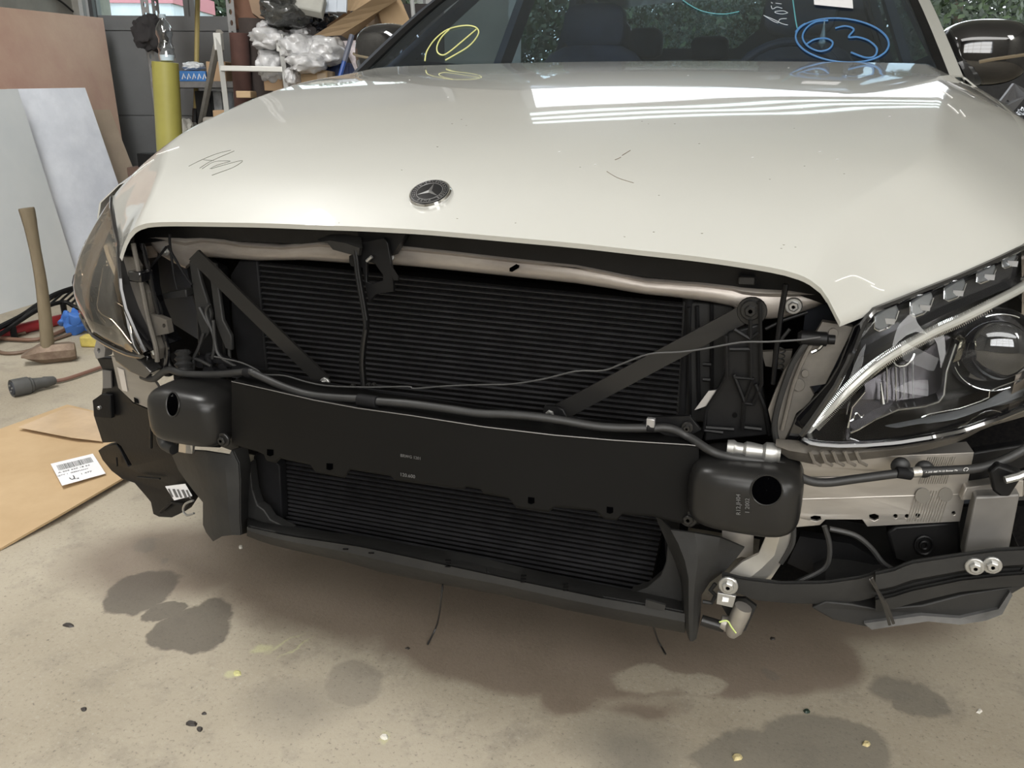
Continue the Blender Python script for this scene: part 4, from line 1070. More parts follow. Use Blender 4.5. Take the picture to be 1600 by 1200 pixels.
for s in (-1, 1):
    pts = [wsp(s * 1.0, t) for t in [j / 10 for j in range(11)]]
    rows = [[p + Vector((s * -.012, .0, .002)) for p in pts], [p + Vector((s * .004, .0, .008)) for p in pts]]
    part('windscreen_trim', MB().slab(rows, (0, .01, -.01)), M['black'], car)
    rows = [[p + Vector((s * .004, .002, .008)) for p in pts], [p + Vector((s * .034, .03, .008)) for p in pts], [p + Vector((s * .05, .09, -.005)) for p in pts], [p + Vector((s * .035, .12, -.01)) for p in pts]]
    part('windscreen_pillar', MB().slab(rows, (0, .004, -.004)), M['paint'] if s > 0 else M['interior'], car, 'white windscreen pillar' if s > 0 else 'dark windscreen pillar')
    part('cowl_corner', MB().slab([[Vector((s * .74, 1.20, .985)), Vector((s * .78, 1.20, .968)), Vector((s * .83, 1.24, .935))], [Vector((s * .745, 1.36, 1.0)), Vector((s * .79, 1.42, .99)), Vector((s * .84, 1.5, .95))]], (0, 0, -.004)), M['paint'] if s > 0 else M['black'], car)
# roof and frames
rows = []
for y, z, hw in [(2.1, 1.412, .57), (2.4, 1.435, .58), (2.8, 1.435, .57), (3.1, 1.405, .55), (3.22, 1.385, .53)]:
    rows.append([Vector((hw * i / 6, y, z - .03 * (i / 6) ** 2)) for i in range(-6, 7)])
part('roof', MB().slab(rows, (0, 0, -.03)), [M['paint']], car)
# cabin side frames with their windows
for s in (-1, 1):
    frm = [[(1.36, .99), (1.95, 1.36), (2.15, 1.395), (2.35, 1.40), (3.05, 1.375), (3.25, 1.33), (3.62, 1.09), (3.3, 1.03), (2.3, 1.01)]]
    w1 = [(1.50, 1.03), (2.0, 1.335), (2.22, 1.36), (2.24, 1.035)]
    w2 = [(2.36, 1.04), (2.34, 1.36), (2.85, 1.355), (2.98, 1.06)]
    w3 = [(3.04, 1.065), (2.93, 1.345), (3.10, 1.325), (3.34, 1.09)]
    def xz(y, z): return Vector((s * (.765 - (z - 1.0) * .44), y, z))
    part('side_frame', MB().plate([xz(y, z) for y, z in frm[0]], (-s * .03, 0, 0), [[xz(y, z) for y, z in w] for w in (w1, w2, w3)]), M['cabin'], car, bevel=.002)
    for w in (w1, w2, w3):
        part('side_window', MB().plate([xz(y, z) for y, z in w], (-s * .003, 0, 0)), M['winglass'], car, smooth=False)
# rear window
drops = mat('wet_glass', (.8, .9, .88), .05, trans=1.0, ior=1.2, bump=1.0, bscale=90)
rw = [(958, -14), (1204, -14), (1194, 10), (1186, 45), (1150, 76), (1034, 76), (990, 60), (984, 42), (968, 19)]
YR = 3.30
R3 = [Y(u, v, YR) for u, v in rw]
zt9 = max(p.z for p in R3) + .03
print('R3', min(p.z for p in R3), zt9, min(p.x for p in R3), max(p.x for p in R3))
outer = [Vector((-.68, YR, .95)), Vector((.68, YR, .95)), Vector((.66, YR, 1.25)), Vector((.60, YR, zt9)), Vector((-.60, YR, zt9)), Vector((-.62, YR, 1.25))]
part('rear_frame', MB().plate(outer, (0, .03, 0), [R3]), M['cabin'], car, smooth=False)
part('rear_window', MB().plate([p + Vector((0, .015, 0)) for p in R3], (0, .003, 0)), M['winglass'], car, 'rain spattered rear window', smooth=False)
random.seed(11)
mb = MB()
zmin = min(p.z for p in R3); zmax = max(p.z for p in R3); xmin = min(p.x for p in R3); xmax = max(p.x for p in R3)
for i in range(1500):
    x = random.uniform(xmin, xmax); z = random.uniform(zmin, zmax)
    r = random.uniform(.0012, .0034) * 1.5
    c = Vector((x, YR + .009, z))
    mb.add([c + Vector((cos(a) * r, 0, sin(a) * r * 1.2)) for a in (0, 1.05, 2.1, 3.14, 4.19, 5.24)] + [c + Vector((0, -r * .7, 0))], [(j, (j + 1) % 6, 6) for j in range(6)])
w = part('raindrops', mb, mat('raindrop', (.55, .70, .66), .05, spec=1, metal=.5), car, weld=False); w['kind'] = 'stuff'
# dash, seats, wheel
part('dashboard', MB().slab([[Vector((x, 1.50, .955 + .01 * (1 - abs(x)))) for x in (-.7, -.4, 0, .4, .7)], [Vector((x, 1.78, .99 + (.03 if x > .2 else 0))) for x in (-.7, -.4, 0, .4, .7)], [Vector((x, 1.95, .93)) for x in (-.7, -.4, 0, .4, .7)], [Vector((x, 1.98, .6)) for x in (-.7, -.4, 0, .4, .7)]], (0, .02, -.02)), M['cabin'], car)
part('instrument_hood', MB().ball(Vector((.36, 1.80, .985)), (.19, .1, .055), 18, 10), M['cabin'], car)
c = Vector((.36, 2.02, .93)); a_ = Vector((1, 0, 0)); b_ = Vector((0, .35, .94)).normalized()
sw = part('steering_wheel', MB().tube([c + a_ * cos(t) * .185 + b_ * sin(t) * .185 for t in [i * pi / 16 for i in range(33)]], .014, 10, caps=False), M['cabin'], car)
part('wheel_hub', MB().ball(c, (.07, .03, .06), 14, 8), M['interior'], sw)
def seat(x, y, w, hz):
    s_ = part('seat', MB().ball(Vector((x, y, .72)), (w, .09, .40), 16, 12, p=.6), M['seat'], car)
    part('cushion', MB().ball(Vector((x, y - .28, .42)), (w, .28, .10), 16, 8, p=.6), M['seat'], s_)
    part('headrest', MB().ball(Vector((x, y + .01, hz)), (w * .50, .045, .085), 14, 8, p=.6), M['seat'], s_)
seat(.37, 2.33, .25, 1.22); seat(-.37, 2.33, .25, 1.18)
part('rear_bench', MB().ball(Vector((0, 3.14, .74)), (.64, .09, .36), 18, 10, p=.5), M['seat'], car)
for (u0, u1, v0, v1) in [(984, 1034, 44, 92), (1081, 1137, 57, 95)]:
    a = Y(u0, v0, 3.12); b = Y(u1, v1, 3.12)
    part('rear_headrest', MB().ball((a + b) / 2, (abs(b.x - a.x) / 2, .05, abs(a.z - b.z) / 2), 16, 10, p=.5), M['seat'], car)
part('parcel_shelf', MB().box(Vector((0, 3.24, 1.06)), (1.2, .1, .01)), M['interior'], car)
part('roof_lining', MB().box(Vector((0, 2.7, 1.37)), (1.02, 1.0, .01)), M['seat'], car)
mb = MB().box(Vector((0, 2.35, .25)), (1.6, 3.8, .1))
part('floor_pan', mb, M['interior'], car)
# wipers
wpz = part('wiper', MB().tube(crom([wsp(-.62, .012, -.01) + Vector((0, -.03, .004)), wsp(-.4, .02) + Vector((0, -.02, .01)), wsp(-.05, .012) + Vector((0, -.02, .01))], 5), .006, 7), M['black'], car)
part('wiper', MB().tube(crom([wsp(-.2, .03) + Vector((0, -.02, .01)), wsp(.15, .008) + Vector((0, -.02, .008)), wsp(.55, -.01) + Vector((0, -.02, .006))], 5), .005, 7), M['black'], car)

# marker writing on the windscreen
def marker(name, strokes, r, m, label=None, k=6, par=car):
    mb = MB()
    for s_ in strokes:
        pp = crom([Vector((a, b, 0)) for a, b in s_], k) if len(s_) > 2 else [Vector((*s_[0], 0)).lerp(Vector((*s_[1], 0)), i / 3) for i in range(4)]
        mb.tube([ws_px(p.x, p.y) for p in pp], r, 6)
    return part(name, mb, m, par, label, smooth=False)
ell = lambda cx, cy, rx, ry, a0, a1, rot=0, n=20: [(cx + cos(a) * rx * cos(rot) - sin(a) * ry * sin(rot), cy + cos(a) * rx * sin(rot) + sin(a) * ry * cos(rot)) for a in [a0 + (a1 - a0) * i / n for i in range(n + 1)]]
blue = mat('blue_marker', (.07, .20, .43), .5)
marker('marker_number', [
    ell(1316, 63, 73, 34, .6, 6.9, .10, 26),
    [(1243, 50), (1250, 42), (1258, 37)],
    [(1294, 32), (1275, 34), (1260, 44), (1254, 58), (1262, 72), (1280, 80), (1296, 76), (1301, 66), (1290, 60), (1272, 62), (1259, 70)],
    [(1305, 44), (1318, 41), (1328, 42), (1334, 47), (1326, 58), (1340, 58), (1358, 64), (1370, 76), (1366, 88), (1352, 90), (1330, 82)]], .0023, blue, 'blue 63 in a blue oval')
marker('marker_word', [[(1193, 24), (1210, 31), (1222, 37), (1231, 39)], [(1195, 25), (1208, 33), (1216, 36)], [(1216, 35), (1219, 30), (1229, 29)], [(1231, 20), (1222, 22), (1212, 20), (1212, 18), (1224, 17), (1231, 20)],
    [(1205, 9), (1207, 14), (1214, 11), (1222, 13)], [(1212, 5), (1221, 6)], [(1205, 4), (1207, 5)]], .0009, mat('pale_marker', (.50, .56, .60), .5), 'pale handwritten word', 4)
marker('marker_arc', [[(1238, -8), (1240, 8), (1243, 30), (1246, 45)]], .0016, mat('teal_marker', (.10, .36, .40), .5), 'teal marker arc')
marker('marker_arc', [[(1056, -10), (1075, 6), (1100, 18), (1130, 22), (1155, 18)]], .0012, bpy.data.materials['teal_marker'], 'teal marker arc')
yel = mat('yellow_marker', (.62, .62, .25), .5)
marker('marker_check', [
    [(664, 95), (667, 80), (680, 61), (700, 46), (725, 40), (742, 42), (748, 50), (742, 62), (730, 74), (712, 85), (696, 94)],
    [(702, 46), (690, 58), (683, 72), (684, 82), (692, 86), (702, 81), (718, 68), (744, 46)]], .0020, yel, 'yellow oval with a slash')
stk = [ws_px(u, v) for u, v in [(1272, 8), (1271, -12), (1331, -12), (1333, 14)]]
part('paper_sticker', MB().plate([p + Vector((0, -.002, .001)) for p in stk], (0, .001, 0)), M['white'], car, 'plain white paper sticker', smooth=False)
part('hanging_ornament', MB().lathe(ws_px(1283, 72) + Vector((0, .10, .0)), (0, 0, 1), [(0, .001), (.012, .010), (.02, .008), (.05, .003), (.07, .001)], 8), mat('ornament', (.35, .42, .38), .2, metal=.3), car)
for i, (u, v) in enumerate([(1437, 86), (1434, 92), (1440, 98)]):
    pass

# mirrors
def mirror_unit(c, sgn, lab):
    ax = (Vector((1, sgn * .22, 0)).normalized(), Vector((-sgn * .22, 1, 0)).normalized(), Vector((0, 0, 1)))
    r = part('door_mirror', MB().ball(c, (.112, .075, .088 if sgn < 0 else .078), 26, 16, p=.72, ax=ax), M['gloss'], car, lab, angle=80)
    part('mirror_foot', MB().tube([c + Vector((-sgn * .04, .01, -.07)), c + Vector((-sgn * .12, .01, -.075)), c + Vector((-sgn * .19, .0, -.09))], [.022, .022, .028], 10, flat=.8), M['gloss'], r)
    pts = [c + ax[0] * (sgn * x) + ax[1] * (-.071 * (1 - (x / .13) ** 2) ** .4 - .003) + Vector((0, 0, z)) for x, z in [(-.03, -.024), (.0, -.018), (.04, -.012), (.08, -.006), (.10, .0)]]
    part('mirror_indicator', MB().tube(crom(pts, 4), .0045, 6), mat('amber_clear', (.30, .25, .18), .15, metal=.6), r, 'thin indicator strip')
    part('mirror_glass', MB().ball(c + ax[1] * .066, (.095, .006, .06), 20, 8, p=.7, ax=ax), M['chrome'], r)
    return r
mR = mirror_unit((H(1445, 84, 0) if False else Y(1534, 83, 1.52)), 1, 'glossy black mirror at the right')
mL = mirror_unit(Y(607, 84, 1.56), -1, 'glossy black mirror at the left')

# ------------------------------------------------------------ ROOM (garage axes: e sideways, d depth, z up)
DW = 5.7           # depth of the wall with the vehicle doors
EL, ER = -2.77, 3.75
ZC = 3.3
OE0, OE1, OZ = -0.02, 3.36, 2.62       # open vehicle doorway
GX = (EH, FH, Vector((0, 0, 1)))
def gbox(mb, e0, e1, d0, d1, z0, z1, m=0):
    return mb.box(G((e0 + e1) / 2, (d0 + d1) / 2, (z0 + z1) / 2), (e1 - e0, d1 - d0, z1 - z0), GX, m)

# floor with stains
fm = bpy.data.materials.new('stained_concrete'); fm.use_nodes = True
nt = fm.node_tree; n_ = nt.nodes; l_ = nt.links
pb = n_['Principled BSDF']
tc = n_.new('ShaderNodeTexCoord')
def noise_(scale, detail=5, rough=.6, src=None):
    t = n_.new('ShaderNodeTexNoise'); t.inputs['Scale'].default_value = scale; t.inputs['Detail'].default_value = detail; t.inputs['Roughness'].default_value = rough
    l_.new(src or tc.outputs['Object'], t.inputs['Vector']); return t
def mixc(a, b, fac):
    x = n_.new('ShaderNodeMix'); x.data_type = 'RGBA'
    if isinstance(a, tuple): x.inputs[6].default_value = (*a, 1)
    else: l_.new(a, x.inputs[6])
    if isinstance(b, tuple): x.inputs[7].default_value = (*b, 1)
    else: l_.new(b, x.inputs[7])
    if isinstance(fac, float): x.inputs[0].default_value = fac
    else: l_.new(fac, x.inputs[0])
    return x.outputs[2]
def ramp(src, p0, p1, inv=False):
    r = n_.new('ShaderNodeMapRange'); r.clamp = True
    r.inputs['From Min'].default_value = p0; r.inputs['From Max'].default_value = p1
    if inv: r.inputs['To Min'].default_value = 1; r.inputs['To Max'].default_value = 0
    l_.new(src, r.inputs['Value']); return r.outputs['Result']
big = noise_(1.3, 6, .6); mid = noise_(9, 8, .7); fine = noise_(130, 5, .8)
base = mixc((.31, .27, .205), (.43, .385, .305), ramp(big.outputs['Fac'], .36, .66))
base = mixc(base, (.215, .19, .155), ramp(mid.outputs['Fac'], .52, .80))
base = mixc(base, (.42, .39, .33), ramp(fine.outputs['Fac'], .56, .72))
base = mixc(base, (.10, .09, .08), ramp(fine.outputs['Fac'], .43, .30))
# distorted coordinates for stain outlines
wn_ = noise_(7, 5, .6)
vs_ = n_.new('ShaderNodeVectorMath'); vs_.operation = 'SUBTRACT'; l_.new(wn_.outputs['Color'], vs_.inputs[0]); vs_.inputs[1].default_value = (.5, .5, .5)
vm_ = n_.new('ShaderNodeVectorMath'); vm_.operation = 'SCALE'; l_.new(vs_.outputs[0], vm_.inputs[0]); vm_.inputs['Scale'].default_value = .10
va_ = n_.new('ShaderNodeVectorMath'); va_.operation = 'ADD'; l_.new(tc.outputs['Object'], va_.inputs[0]); l_.new(vm_.outputs[0], va_.inputs[1])
def stain(u, v, w, h, rot=0., soft=.12):
    """ellipse on the floor given by its picture extent; returns a 0..1 mask"""
    c = Z(u, v); a = Z(u + w, v + w * rot) - c; b = Z(u, v + h) - c
    b = b - a * (a.dot(b) / a.length_squared)
    mp = n_.new('ShaderNodeMapping'); mp.vector_type = 'TEXTURE'
    mp.inputs['Location'].default_value = (c.x, c.y, 0); mp.inputs['Rotation'].default_value = (0, 0, atan2(a.y, a.x)); mp.inputs['Scale'].default_value = (a.length, b.length, 1)
    l_.new(va_.outputs[0], mp.inputs['Vector'])
    ln_ = n_.new('ShaderNodeVectorMath'); ln_.operation = 'LENGTH'; l_.new(mp.outputs[0], ln_.inputs[0])
    return ramp(ln_.outputs['Value'], 1 - soft, 1 + soft, True)
def mx_(ms):
    o = ms[0]
    for m_ in ms[1:]:
        x = n_.new('ShaderNodeMath'); x.operation = 'MAXIMUM'; l_.new(o, x.inputs[0]); l_.new(m_, x.inputs[1]); o = x.outputs[0]
    return o
def mulv(a, k):
    x = n_.new('ShaderNodeMath'); x.operation = 'MULTIPLY'; l_.new(a, x.inputs[0])
    if isinstance(k, float): x.inputs[1].default_value = k
    else: l_.new(k, x.inputs[1])
    return x.outputs[0]
damp = mx_([stain(*a) for a in [(640, 920, 330, 95, .12, .14), (300, 870, 180, 60, 0, .25), (900, 985, 330, 105, .05, .06), (1130, 1010, 210, 85, 0, .06), (890, 1090, 45, 30, 0, .2), (1000, 1105, 60, 10, 0, .5), (1290, 960, 200, 50, 0, .3)]])
wet = stain(1010, 1062, 55, 22, .1, .1); wet2 = stain(1090, 1070, 42, 22, 0, .1)
iv = n_.new('ShaderNodeMath'); iv.operation = 'SUBTRACT'; iv.inputs[0].default_value = 1.; l_.new(mx_([wet, wet2]), iv.inputs[1])
damp = mulv(damp, iv.outputs[0])
base = mixc(base, mixc((.13, .095, .072), (.19, .145, .115), ramp(mid.outputs['Fac'], .3, .7)), mulv(damp, .72))
pat = mx_([stain(*a) for a in [(1210, 1180, 135, 40, 0, .06), (1290, 1170, 100, 60, 0, .06), (1440, 1092, 46, 32, .5, .07), (985, 1170, 70, 50, 0, .6), (1395, 1072, 40, 18, .2, .2)]])
base = mixc(base, (.12, .112, .095), mulv(pat, .60))
oil = mx_([stain(*a) for a in [(228, 921, 48, 38, .1, .05), (255, 955, 30, 14, 0, .06), (302, 985, 66, 36, -.1, .05), (335, 958, 30, 26, 0, .08)]])
base = mixc(base, (.085, .073, .060), mulv(oil, .78))
sm = mx_([stain(*a) for a in [(460, 1100, 70, 35, 0, .6), (555, 1065, 46, 36, 0, .12), (235, 850, 22, 9, 0, .15), (1205, 1056, 14, 9, 0, .15), (258, 877, 8, 5, 0, .2)]])
base = mixc(base, (.15, .135, .115), mulv(sm, .45))
yl = mx_([stain(*a) for a in [(370, 1052, 9, 7, 0, .3), (417, 1017, 12, 6, -.4, .4), (445, 1010, 24, 1.6, -.55, .6), (462, 1016, 26, 1.6, -.6, .6), (600, 1151, 8, 6, 0, .3)]])
base = mixc(base, (.50, .49, .28), mulv(yl, .6))
l_.new(base, pb.inputs['Base Color'])
rg = ramp(damp, 0., 1., True)
mr_ = n_.new('ShaderNodeMapRange'); mr_.inputs['To Min'].default_value = .42; mr_.inputs['To Max'].default_value = .72; l_.new(rg, mr_.inputs['Value']); l_.new(mr_.outputs['Result'], pb.inputs['Roughness'])
bp = n_.new('ShaderNodeBump'); bp.inputs['Strength'].default_value = .25; bp.inputs['Distance'].default_value = .004
l_.new(fine.outputs['Fac'], bp.inputs['Height']); l_.new(bp.outputs['Normal'], pb.inputs['Normal'])
struct('floor', gbox(MB(), EL - .2, ER + .2, -4.2, DW + .1, -.15, 0), fm, smooth=False)

M['wall'] = mat('rough_grey_plaster', (.30, .29, .26), .85, var=.15, vscale=4, bump=.5, bscale=25)
M['ceil'] = mat('pale_ceiling', (.60, .60, .59), .8, var=.06, vscale=3)
M['doorgrey'] = mat('grey_door_panel', (.17, .175, .18), .45, var=.08, vscale=3)
M['frame'] = mat('pale_frame', (.42, .43, .43), .5)
M['darkframe'] = mat('dark_frame', (.05, .052, .055), .5)
struct('wall_left', gbox(MB(), EL - .2, EL, -4.2, DW, 0, ZC), M['wall'], smooth=False)
struct('wall_right', gbox(MB(), ER, ER + .2, -4.2, DW, 0, ZC), M['wall'], smooth=False)
struct('ceiling', gbox(MB(), EL - .2, ER + .2, -4.2, DW + .2, ZC, ZC + .15), M['ceil'], smooth=False)
STRIPS = [(2.73, 2.79), (2.84, 2.90), (2.95, 3.01)]
mb = MB()
D1 = (-2.62, -.55)                       # closed sectional door
gbox(mb, EL, D1[0], DW, DW + .2, 0, ZC)
gbox(mb, D1[1], OE0, DW, DW + .2, 0, ZC)
gbox(mb, OE1, ER, DW, DW + .2, 0, ZC)
gbox(mb, D1[0], D1[1], DW, DW + .2, 2.30, ZC)
zz = [OZ] + [z for s in STRIPS for z in s] + [ZC]
for i in range(0, len(zz), 2): gbox(mb, OE0, OE1, DW, DW + .02, zz[i], zz[i + 1])
wb = struct('wall_back', mb, M['wall'], smooth=False)
for i in (0, 1): 
    z_ = (STRIPS[i][1] + STRIPS[i + 1][0]) / 2
for i, (z0, z1) in enumerate(STRIPS):
    struct('window_%d' % (i + 3), gbox(MB(), OE0, OE1, DW + .008, DW + .012, z0, z1), M['winglass'], smooth=False)
# wall behind the camera with a glazed opening
FO = (-1.6, 2.4, 1.1, 2.7)
mb = MB()
gbox(mb, EL, FO[0], -3.4, -3.2, 0, ZC); gbox(mb, FO[1], ER, -3.4, -3.2, 0, ZC); gbox(mb, FO[0], FO[1], -3.4, -3.2, 0, FO[2]); gbox(mb, FO[0], FO[1], -3.4, -3.2, FO[3], ZC)
struct('wall_front', mb, M['wall'], smooth=False)
mb = MB()
for i in range(5): gbox(mb, FO[0] + i * 1.0 - .03, FO[0] + i * 1.0 + .03, -3.34, -3.28, FO[2], FO[3])
for z in (1.1, 1.63, 2.16, 2.7): gbox(mb, FO[0], FO[1], -3.34, -3.28, z - .03, z + .03)
struct('window_2', mb, M['frame'], smooth=False)

# doorway frame
fr_ = MB()
gbox(fr_, OE0 - .02, OE0 + .06, DW - .06, DW + .2, 0, OZ); gbox(fr_, OE1 - .05, OE1 + .03, DW - .06, DW + .2, 0, OZ)
struct('door_1', fr_, M['frame'], smooth=False)
mb = MB(); gbox(mb, OE1 - .12, OE1 - .06, DW - .1, DW, 0, OZ)
struct('trim_1', mb, M['darkframe'], smooth=False)

# closed sectional door: panels as parts, windows in the third row
sd = MB(); gbox(sd, D1[0] - .05, D1[0], DW - .07, DW + .04, 0, 2.3); gbox(sd, D1[1], D1[1] + .05, DW - .07, DW + .04, 0, 2.3)
door = struct('door_2', sd, M['frame'], smooth=False)
for i, (z0, z1) in enumerate([(0.0, .29), (.29, .805), (.805, 1.315), (1.855, 2.3)]):
    part('door_panel', gbox(MB(), D1[0], D1[1], DW - .03, DW + .02, z0, z1), M['doorgrey'], door, bevel=.006)
mb = MB()
gbox(mb, D1[0], D1[1], DW - .04, DW + .02, 1.315, 1.40); gbox(mb, D1[0], D1[1], DW - .04, DW + .02, 1.80, 1.855)
for e_ in (D1[0], -2.04, -2.01, -1.50, -1.0, D1[1]):
    gbox(mb, e_ - .02, e_ + .02, DW - .04, DW + .02, 1.40, 1.80)
part('window_frame', mb, M['doorgrey'], door)
for e0, e1 in [(D1[0], -2.04), (-2.0, -1.5), (-1.5, -1.0), (-1.0, D1[1])]:
    part('pane', gbox(MB(), e0 + .02, e1 - .02, DW - .01, DW - .006, 1.40, 1.80), M['winglass'], door, smooth=False)
for e_ in (-2.66, -2.60): 
    part('guide_rail', gbox(MB(), e_ - .012, e_ + .012, DW - .12, DW - .08, 0, 2.3), M['frame'] if e_ < -2.63 else M['darkframe'], door)

# ------------------------------------------------------------ OUTSIDE
gr = mat('meadow', (.07, .09, .03), .9, col2=(.14, .15, .06), vscale=3, bump=.6, bscale=30)
rows = []
for j in range(16):
    d = DW + .2 + j * 2.2
    rows.append([G(-16 + i * 3, d, -.02 + (.062 * max(0, d - 6.2)) + .05 * sin(i * 2.1 + j)) for i in range(13)])
struct('ground_outside', MB().slab(rows, (0, 0, -.2)), gr)
bpy.data.objects['ground_outside']['kind'] = 'structure'
random.seed(21)
mb = MB()
for i in range(9000):
    d = DW + .6 + random.random() ** 1.3 * 7; e = random.uniform(1.2, 6.0)
    z0 = -.03 + (.062 * max(0, d - 6.2)); h = random.uniform(.10, .34)
    a = random.uniform(0, 6.28); w = Vector((cos(a), sin(a), 0)) * .008; lean = Vector((random.uniform(-.1, .1), random.uniform(-.1, .1), h))
    p = G(e, d, z0)
    mb.add([p - w, p + w, p + lean], [(0, 1, 2)], random.randint(0, 1))
g = link_mesh('long_grass', mb, [mat('grass_green', (.10, .15, .035), .7), mat('grass_straw', (.26, .26, .11), .7)], None, smooth=False, weld=False)
g['kind'] = 'stuff'; g['label'] = 'long green and straw grass outside the open doorway'; g['category'] = 'grass'
leafm = [mat('leaf_a', (.016, .030, .011), .6, var=.4, vscale=3), mat('leaf_b', (.035, .058, .020), .6, var=.4, vscale=3)]
bark = mat('bark', (.10, .085, .06), .9, var=.3, vscale=12, bump=.5, bscale=20)
TREES = []
for i in range(13):
    e = -6.4 + i * 1.45 + random.uniform(-.4, .4); d = 15.5 + random.uniform(-1.5, 2.5)
    TREES.append((e, d, random.uniform(3.0, 3.6)))
for i in range(7):
    TREES.append((-4.5 + i * 2.3, 20.5 + random.uniform(-.6, .6), random.uniform(3.9, 4.3)))
TL2 = ['leafy tree in the rear row outside, %s from the left' % s for s in ('first', 'second', 'third', 'fourth', 'fifth', 'sixth', 'seventh')]
TL = ['leafy tree far outside, %s from the left of the row beyond the doorway' % s for s in ('first', 'second', 'third', 'fourth', 'fifth', 'sixth', 'seventh', 'eighth', 'ninth', 'tenth', 'eleventh', 'twelfth', 'last')] + TL2
def leafcloud(mb, c, R, n, sz):
    for _ in range(n):
        while True:
            q = Vector((random.uniform(-1, 1), random.uniform(-1, 1), random.uniform(-1, 1)))
            if .25 < q.length < 1: break
        p = c + Vector((q.x * R[0], q.y * R[1], q.z * R[2]))
        a = Vector((random.gauss(0, 1), random.gauss(0, 1), random.gauss(0, 1))).normalized(); b = a.orthogonal().normalized()
        s = sz * random.uniform(.6, 1.3)
        mb.add([p - a * s, p + b * s * .6, p + a * s, p - b * s * .6], [(0, 1, 2, 3)], random.randint(0, 1))
for i, (e, d, h) in enumerate(TREES):
    gz = .062 * (d - 6.2) - .05
    b = G(e, d, gz)
    t = thing('tree', TL[i], 'tree', b, 'trees beyond the doorway')
    part('trunk', MB().tube(crom([b, b + Vector((.05, 0, h * .4)), b + Vector((-.05, .1, h * .85))], 4), [.13 - .1 * k / 8 for k in range(9)], 8), bark, t)
    mb = MB()
    leafcloud(mb, b + Vector((0, 0, h * .60)), (1.15, 1.15, h * .44), 4200, .065)
    leafcloud(mb, b + Vector((random.uniform(-.5, .5), -.3, h * .22)), (1.0, .9, h * .22), 1600, .06)
    part('crown', mb, leafm, t, smooth=False, weld=False)
# trailer seen through the closed door's windows
t = thing('box_trailer', 'white and pink box trailer parked outside the window of the grey door', 'trailer', G(-3.85, 9.3, .0))
pk = mat('pink_red', (.55, .22, .26), .5); wt = mat('tarpaulin_white', (.62, .66, .74), .5, var=.06)
part('box_body', gbox(MB(), -4.32, -3.38, 9.0, 10.2, .7, 1.92), wt, t, bevel=.02)
part('top_rail', gbox(MB(), -4.34, -3.36, 8.97, 10.2, 1.80, 1.94), pk, t)
part('end_panel', gbox(MB(), -4.34, -4.04, 8.96, 8.99, .75, 1.80), pk, t)
for e_ in (-4.1, -3.6):
    part('trailer_wheel', MB().lathe(G(e_, 9.0, .4), FH, [(0, .3), (0, .4), (.2, .4), (.2, .3)], 24), M['tyre'], t)
part('trailer_frame', gbox(MB(), -4.3, -3.4, 9.1, 10.1, .45, .7), M['interior'], t)
t = thing('shed', 'grey blue gabled shed far outside the left window', 'shed', G(-4.5, 12.5, .3))
part('shed_wall', gbox(MB(), -5.1, -3.95, 12.2, 13.4, .2, 1.72), mat('shed_blue', (.30, .33, .40), .7), t)
part('shed_roof', MB().hexa([G(-5.2, 12.1, 1.72), G(-3.85, 12.1, 1.72), G(-3.85, 13.5, 1.72), G(-5.2, 13.5, 1.72)], [G(-4.6, 12.1, 2.0), G(-4.4, 12.1, 2.0), G(-4.4, 13.5, 2.0), G(-4.6, 13.5, 2.0)]), mat('shed_roof', (.14, .16, .20), .7), t, smooth=False)

# ------------------------------------------------------------ LEFT SIDE THINGS
def board(name, label, cat, corners, th, m, group=None, **k):
    """corners in order tl tr br bl as world points; thickness away from the camera"""
    mb = MB(); c = [Vector(p) for p in corners]
    nn = (c[1] - c[0]).cross(c[3] - c[0]).normalized()
    if nn.dot(c[0] - CAM) < 0: nn = -nn
    off = nn * th
    n1, n2 = 8, 8
    rows = [[(c[0].lerp(c[1], i / n1)).lerp(c[3].lerp(c[2], i / n1), j / n2) for i in range(n1 + 1)] for j in range(n2 + 1)]
    mb.slab(rows, off)
    return solo(name, mb, m, label, cat, group, **k)
boardm = mat('brown_board', (.46, .285, .225), .75, col2=(.58, .42, .32), vscale=1.6, bump=.1, bscale=30, det=8)
def lean(p, q, ang, *px):
    """points of the plane through the floor line p-q, tipped back by ang, under the given rays"""
    t_ = (q - p).normalized(); bk = Vector((-t_.y, t_.x, 0))
    if bk.dot(p - CAM) < 0: bk = -bk
    n = t_.cross(Vector((0, 0, 1)) * cos(ang) + bk * sin(ang)).normalized()
    out = []
    for u, v in px:
        d = ray(u, v); out.append(CAM + d * ((p - CAM).dot(n) / d.dot(n)))
    return out
bl0 = G(-2.5, 3.0, 0); br0 = G(-2.22, 4.95, 0)
tl_, tr_ = lean(bl0, br0, radians(14), (-140, -4), (161, 28))
board('plywood_board', 'large worn reddish brown board leaning against the left wall', 'board', [tl_, tr_, br0, bl0], .02, boardm)
whm = mat('marbled_white', (.62, .66, .74), .35, col2=(.80, .84, .92), vscale=4, det=8)
ltm = mat('plain_white_board', (.60, .64, .67), .4, col2=(.68, .71, .73), vscale=2)
a_, b_ = Z(60, 461), Z(232, 424)
tl_, tr_ = lean(a_, b_, radians(8), (10, 139), (133, 137))
board('marbled_board', 'white board with grey smudges leaning in front of the brown board', 'board', [tl_, tr_, b_, a_], .012, whm)
a_, b_ = Z(-120, 528), Z(127, 452)
tl_, tr_ = lean(a_, b_, radians(7), (-140, 141), (28, 139))
board('plain_board', 'pale grey board with small holes, leftmost of the leaning white boards', 'board', [tl_, tr_, b_, a_], .012, ltm)
for u, v in [(2, 147), (11, 147)]:
    pass
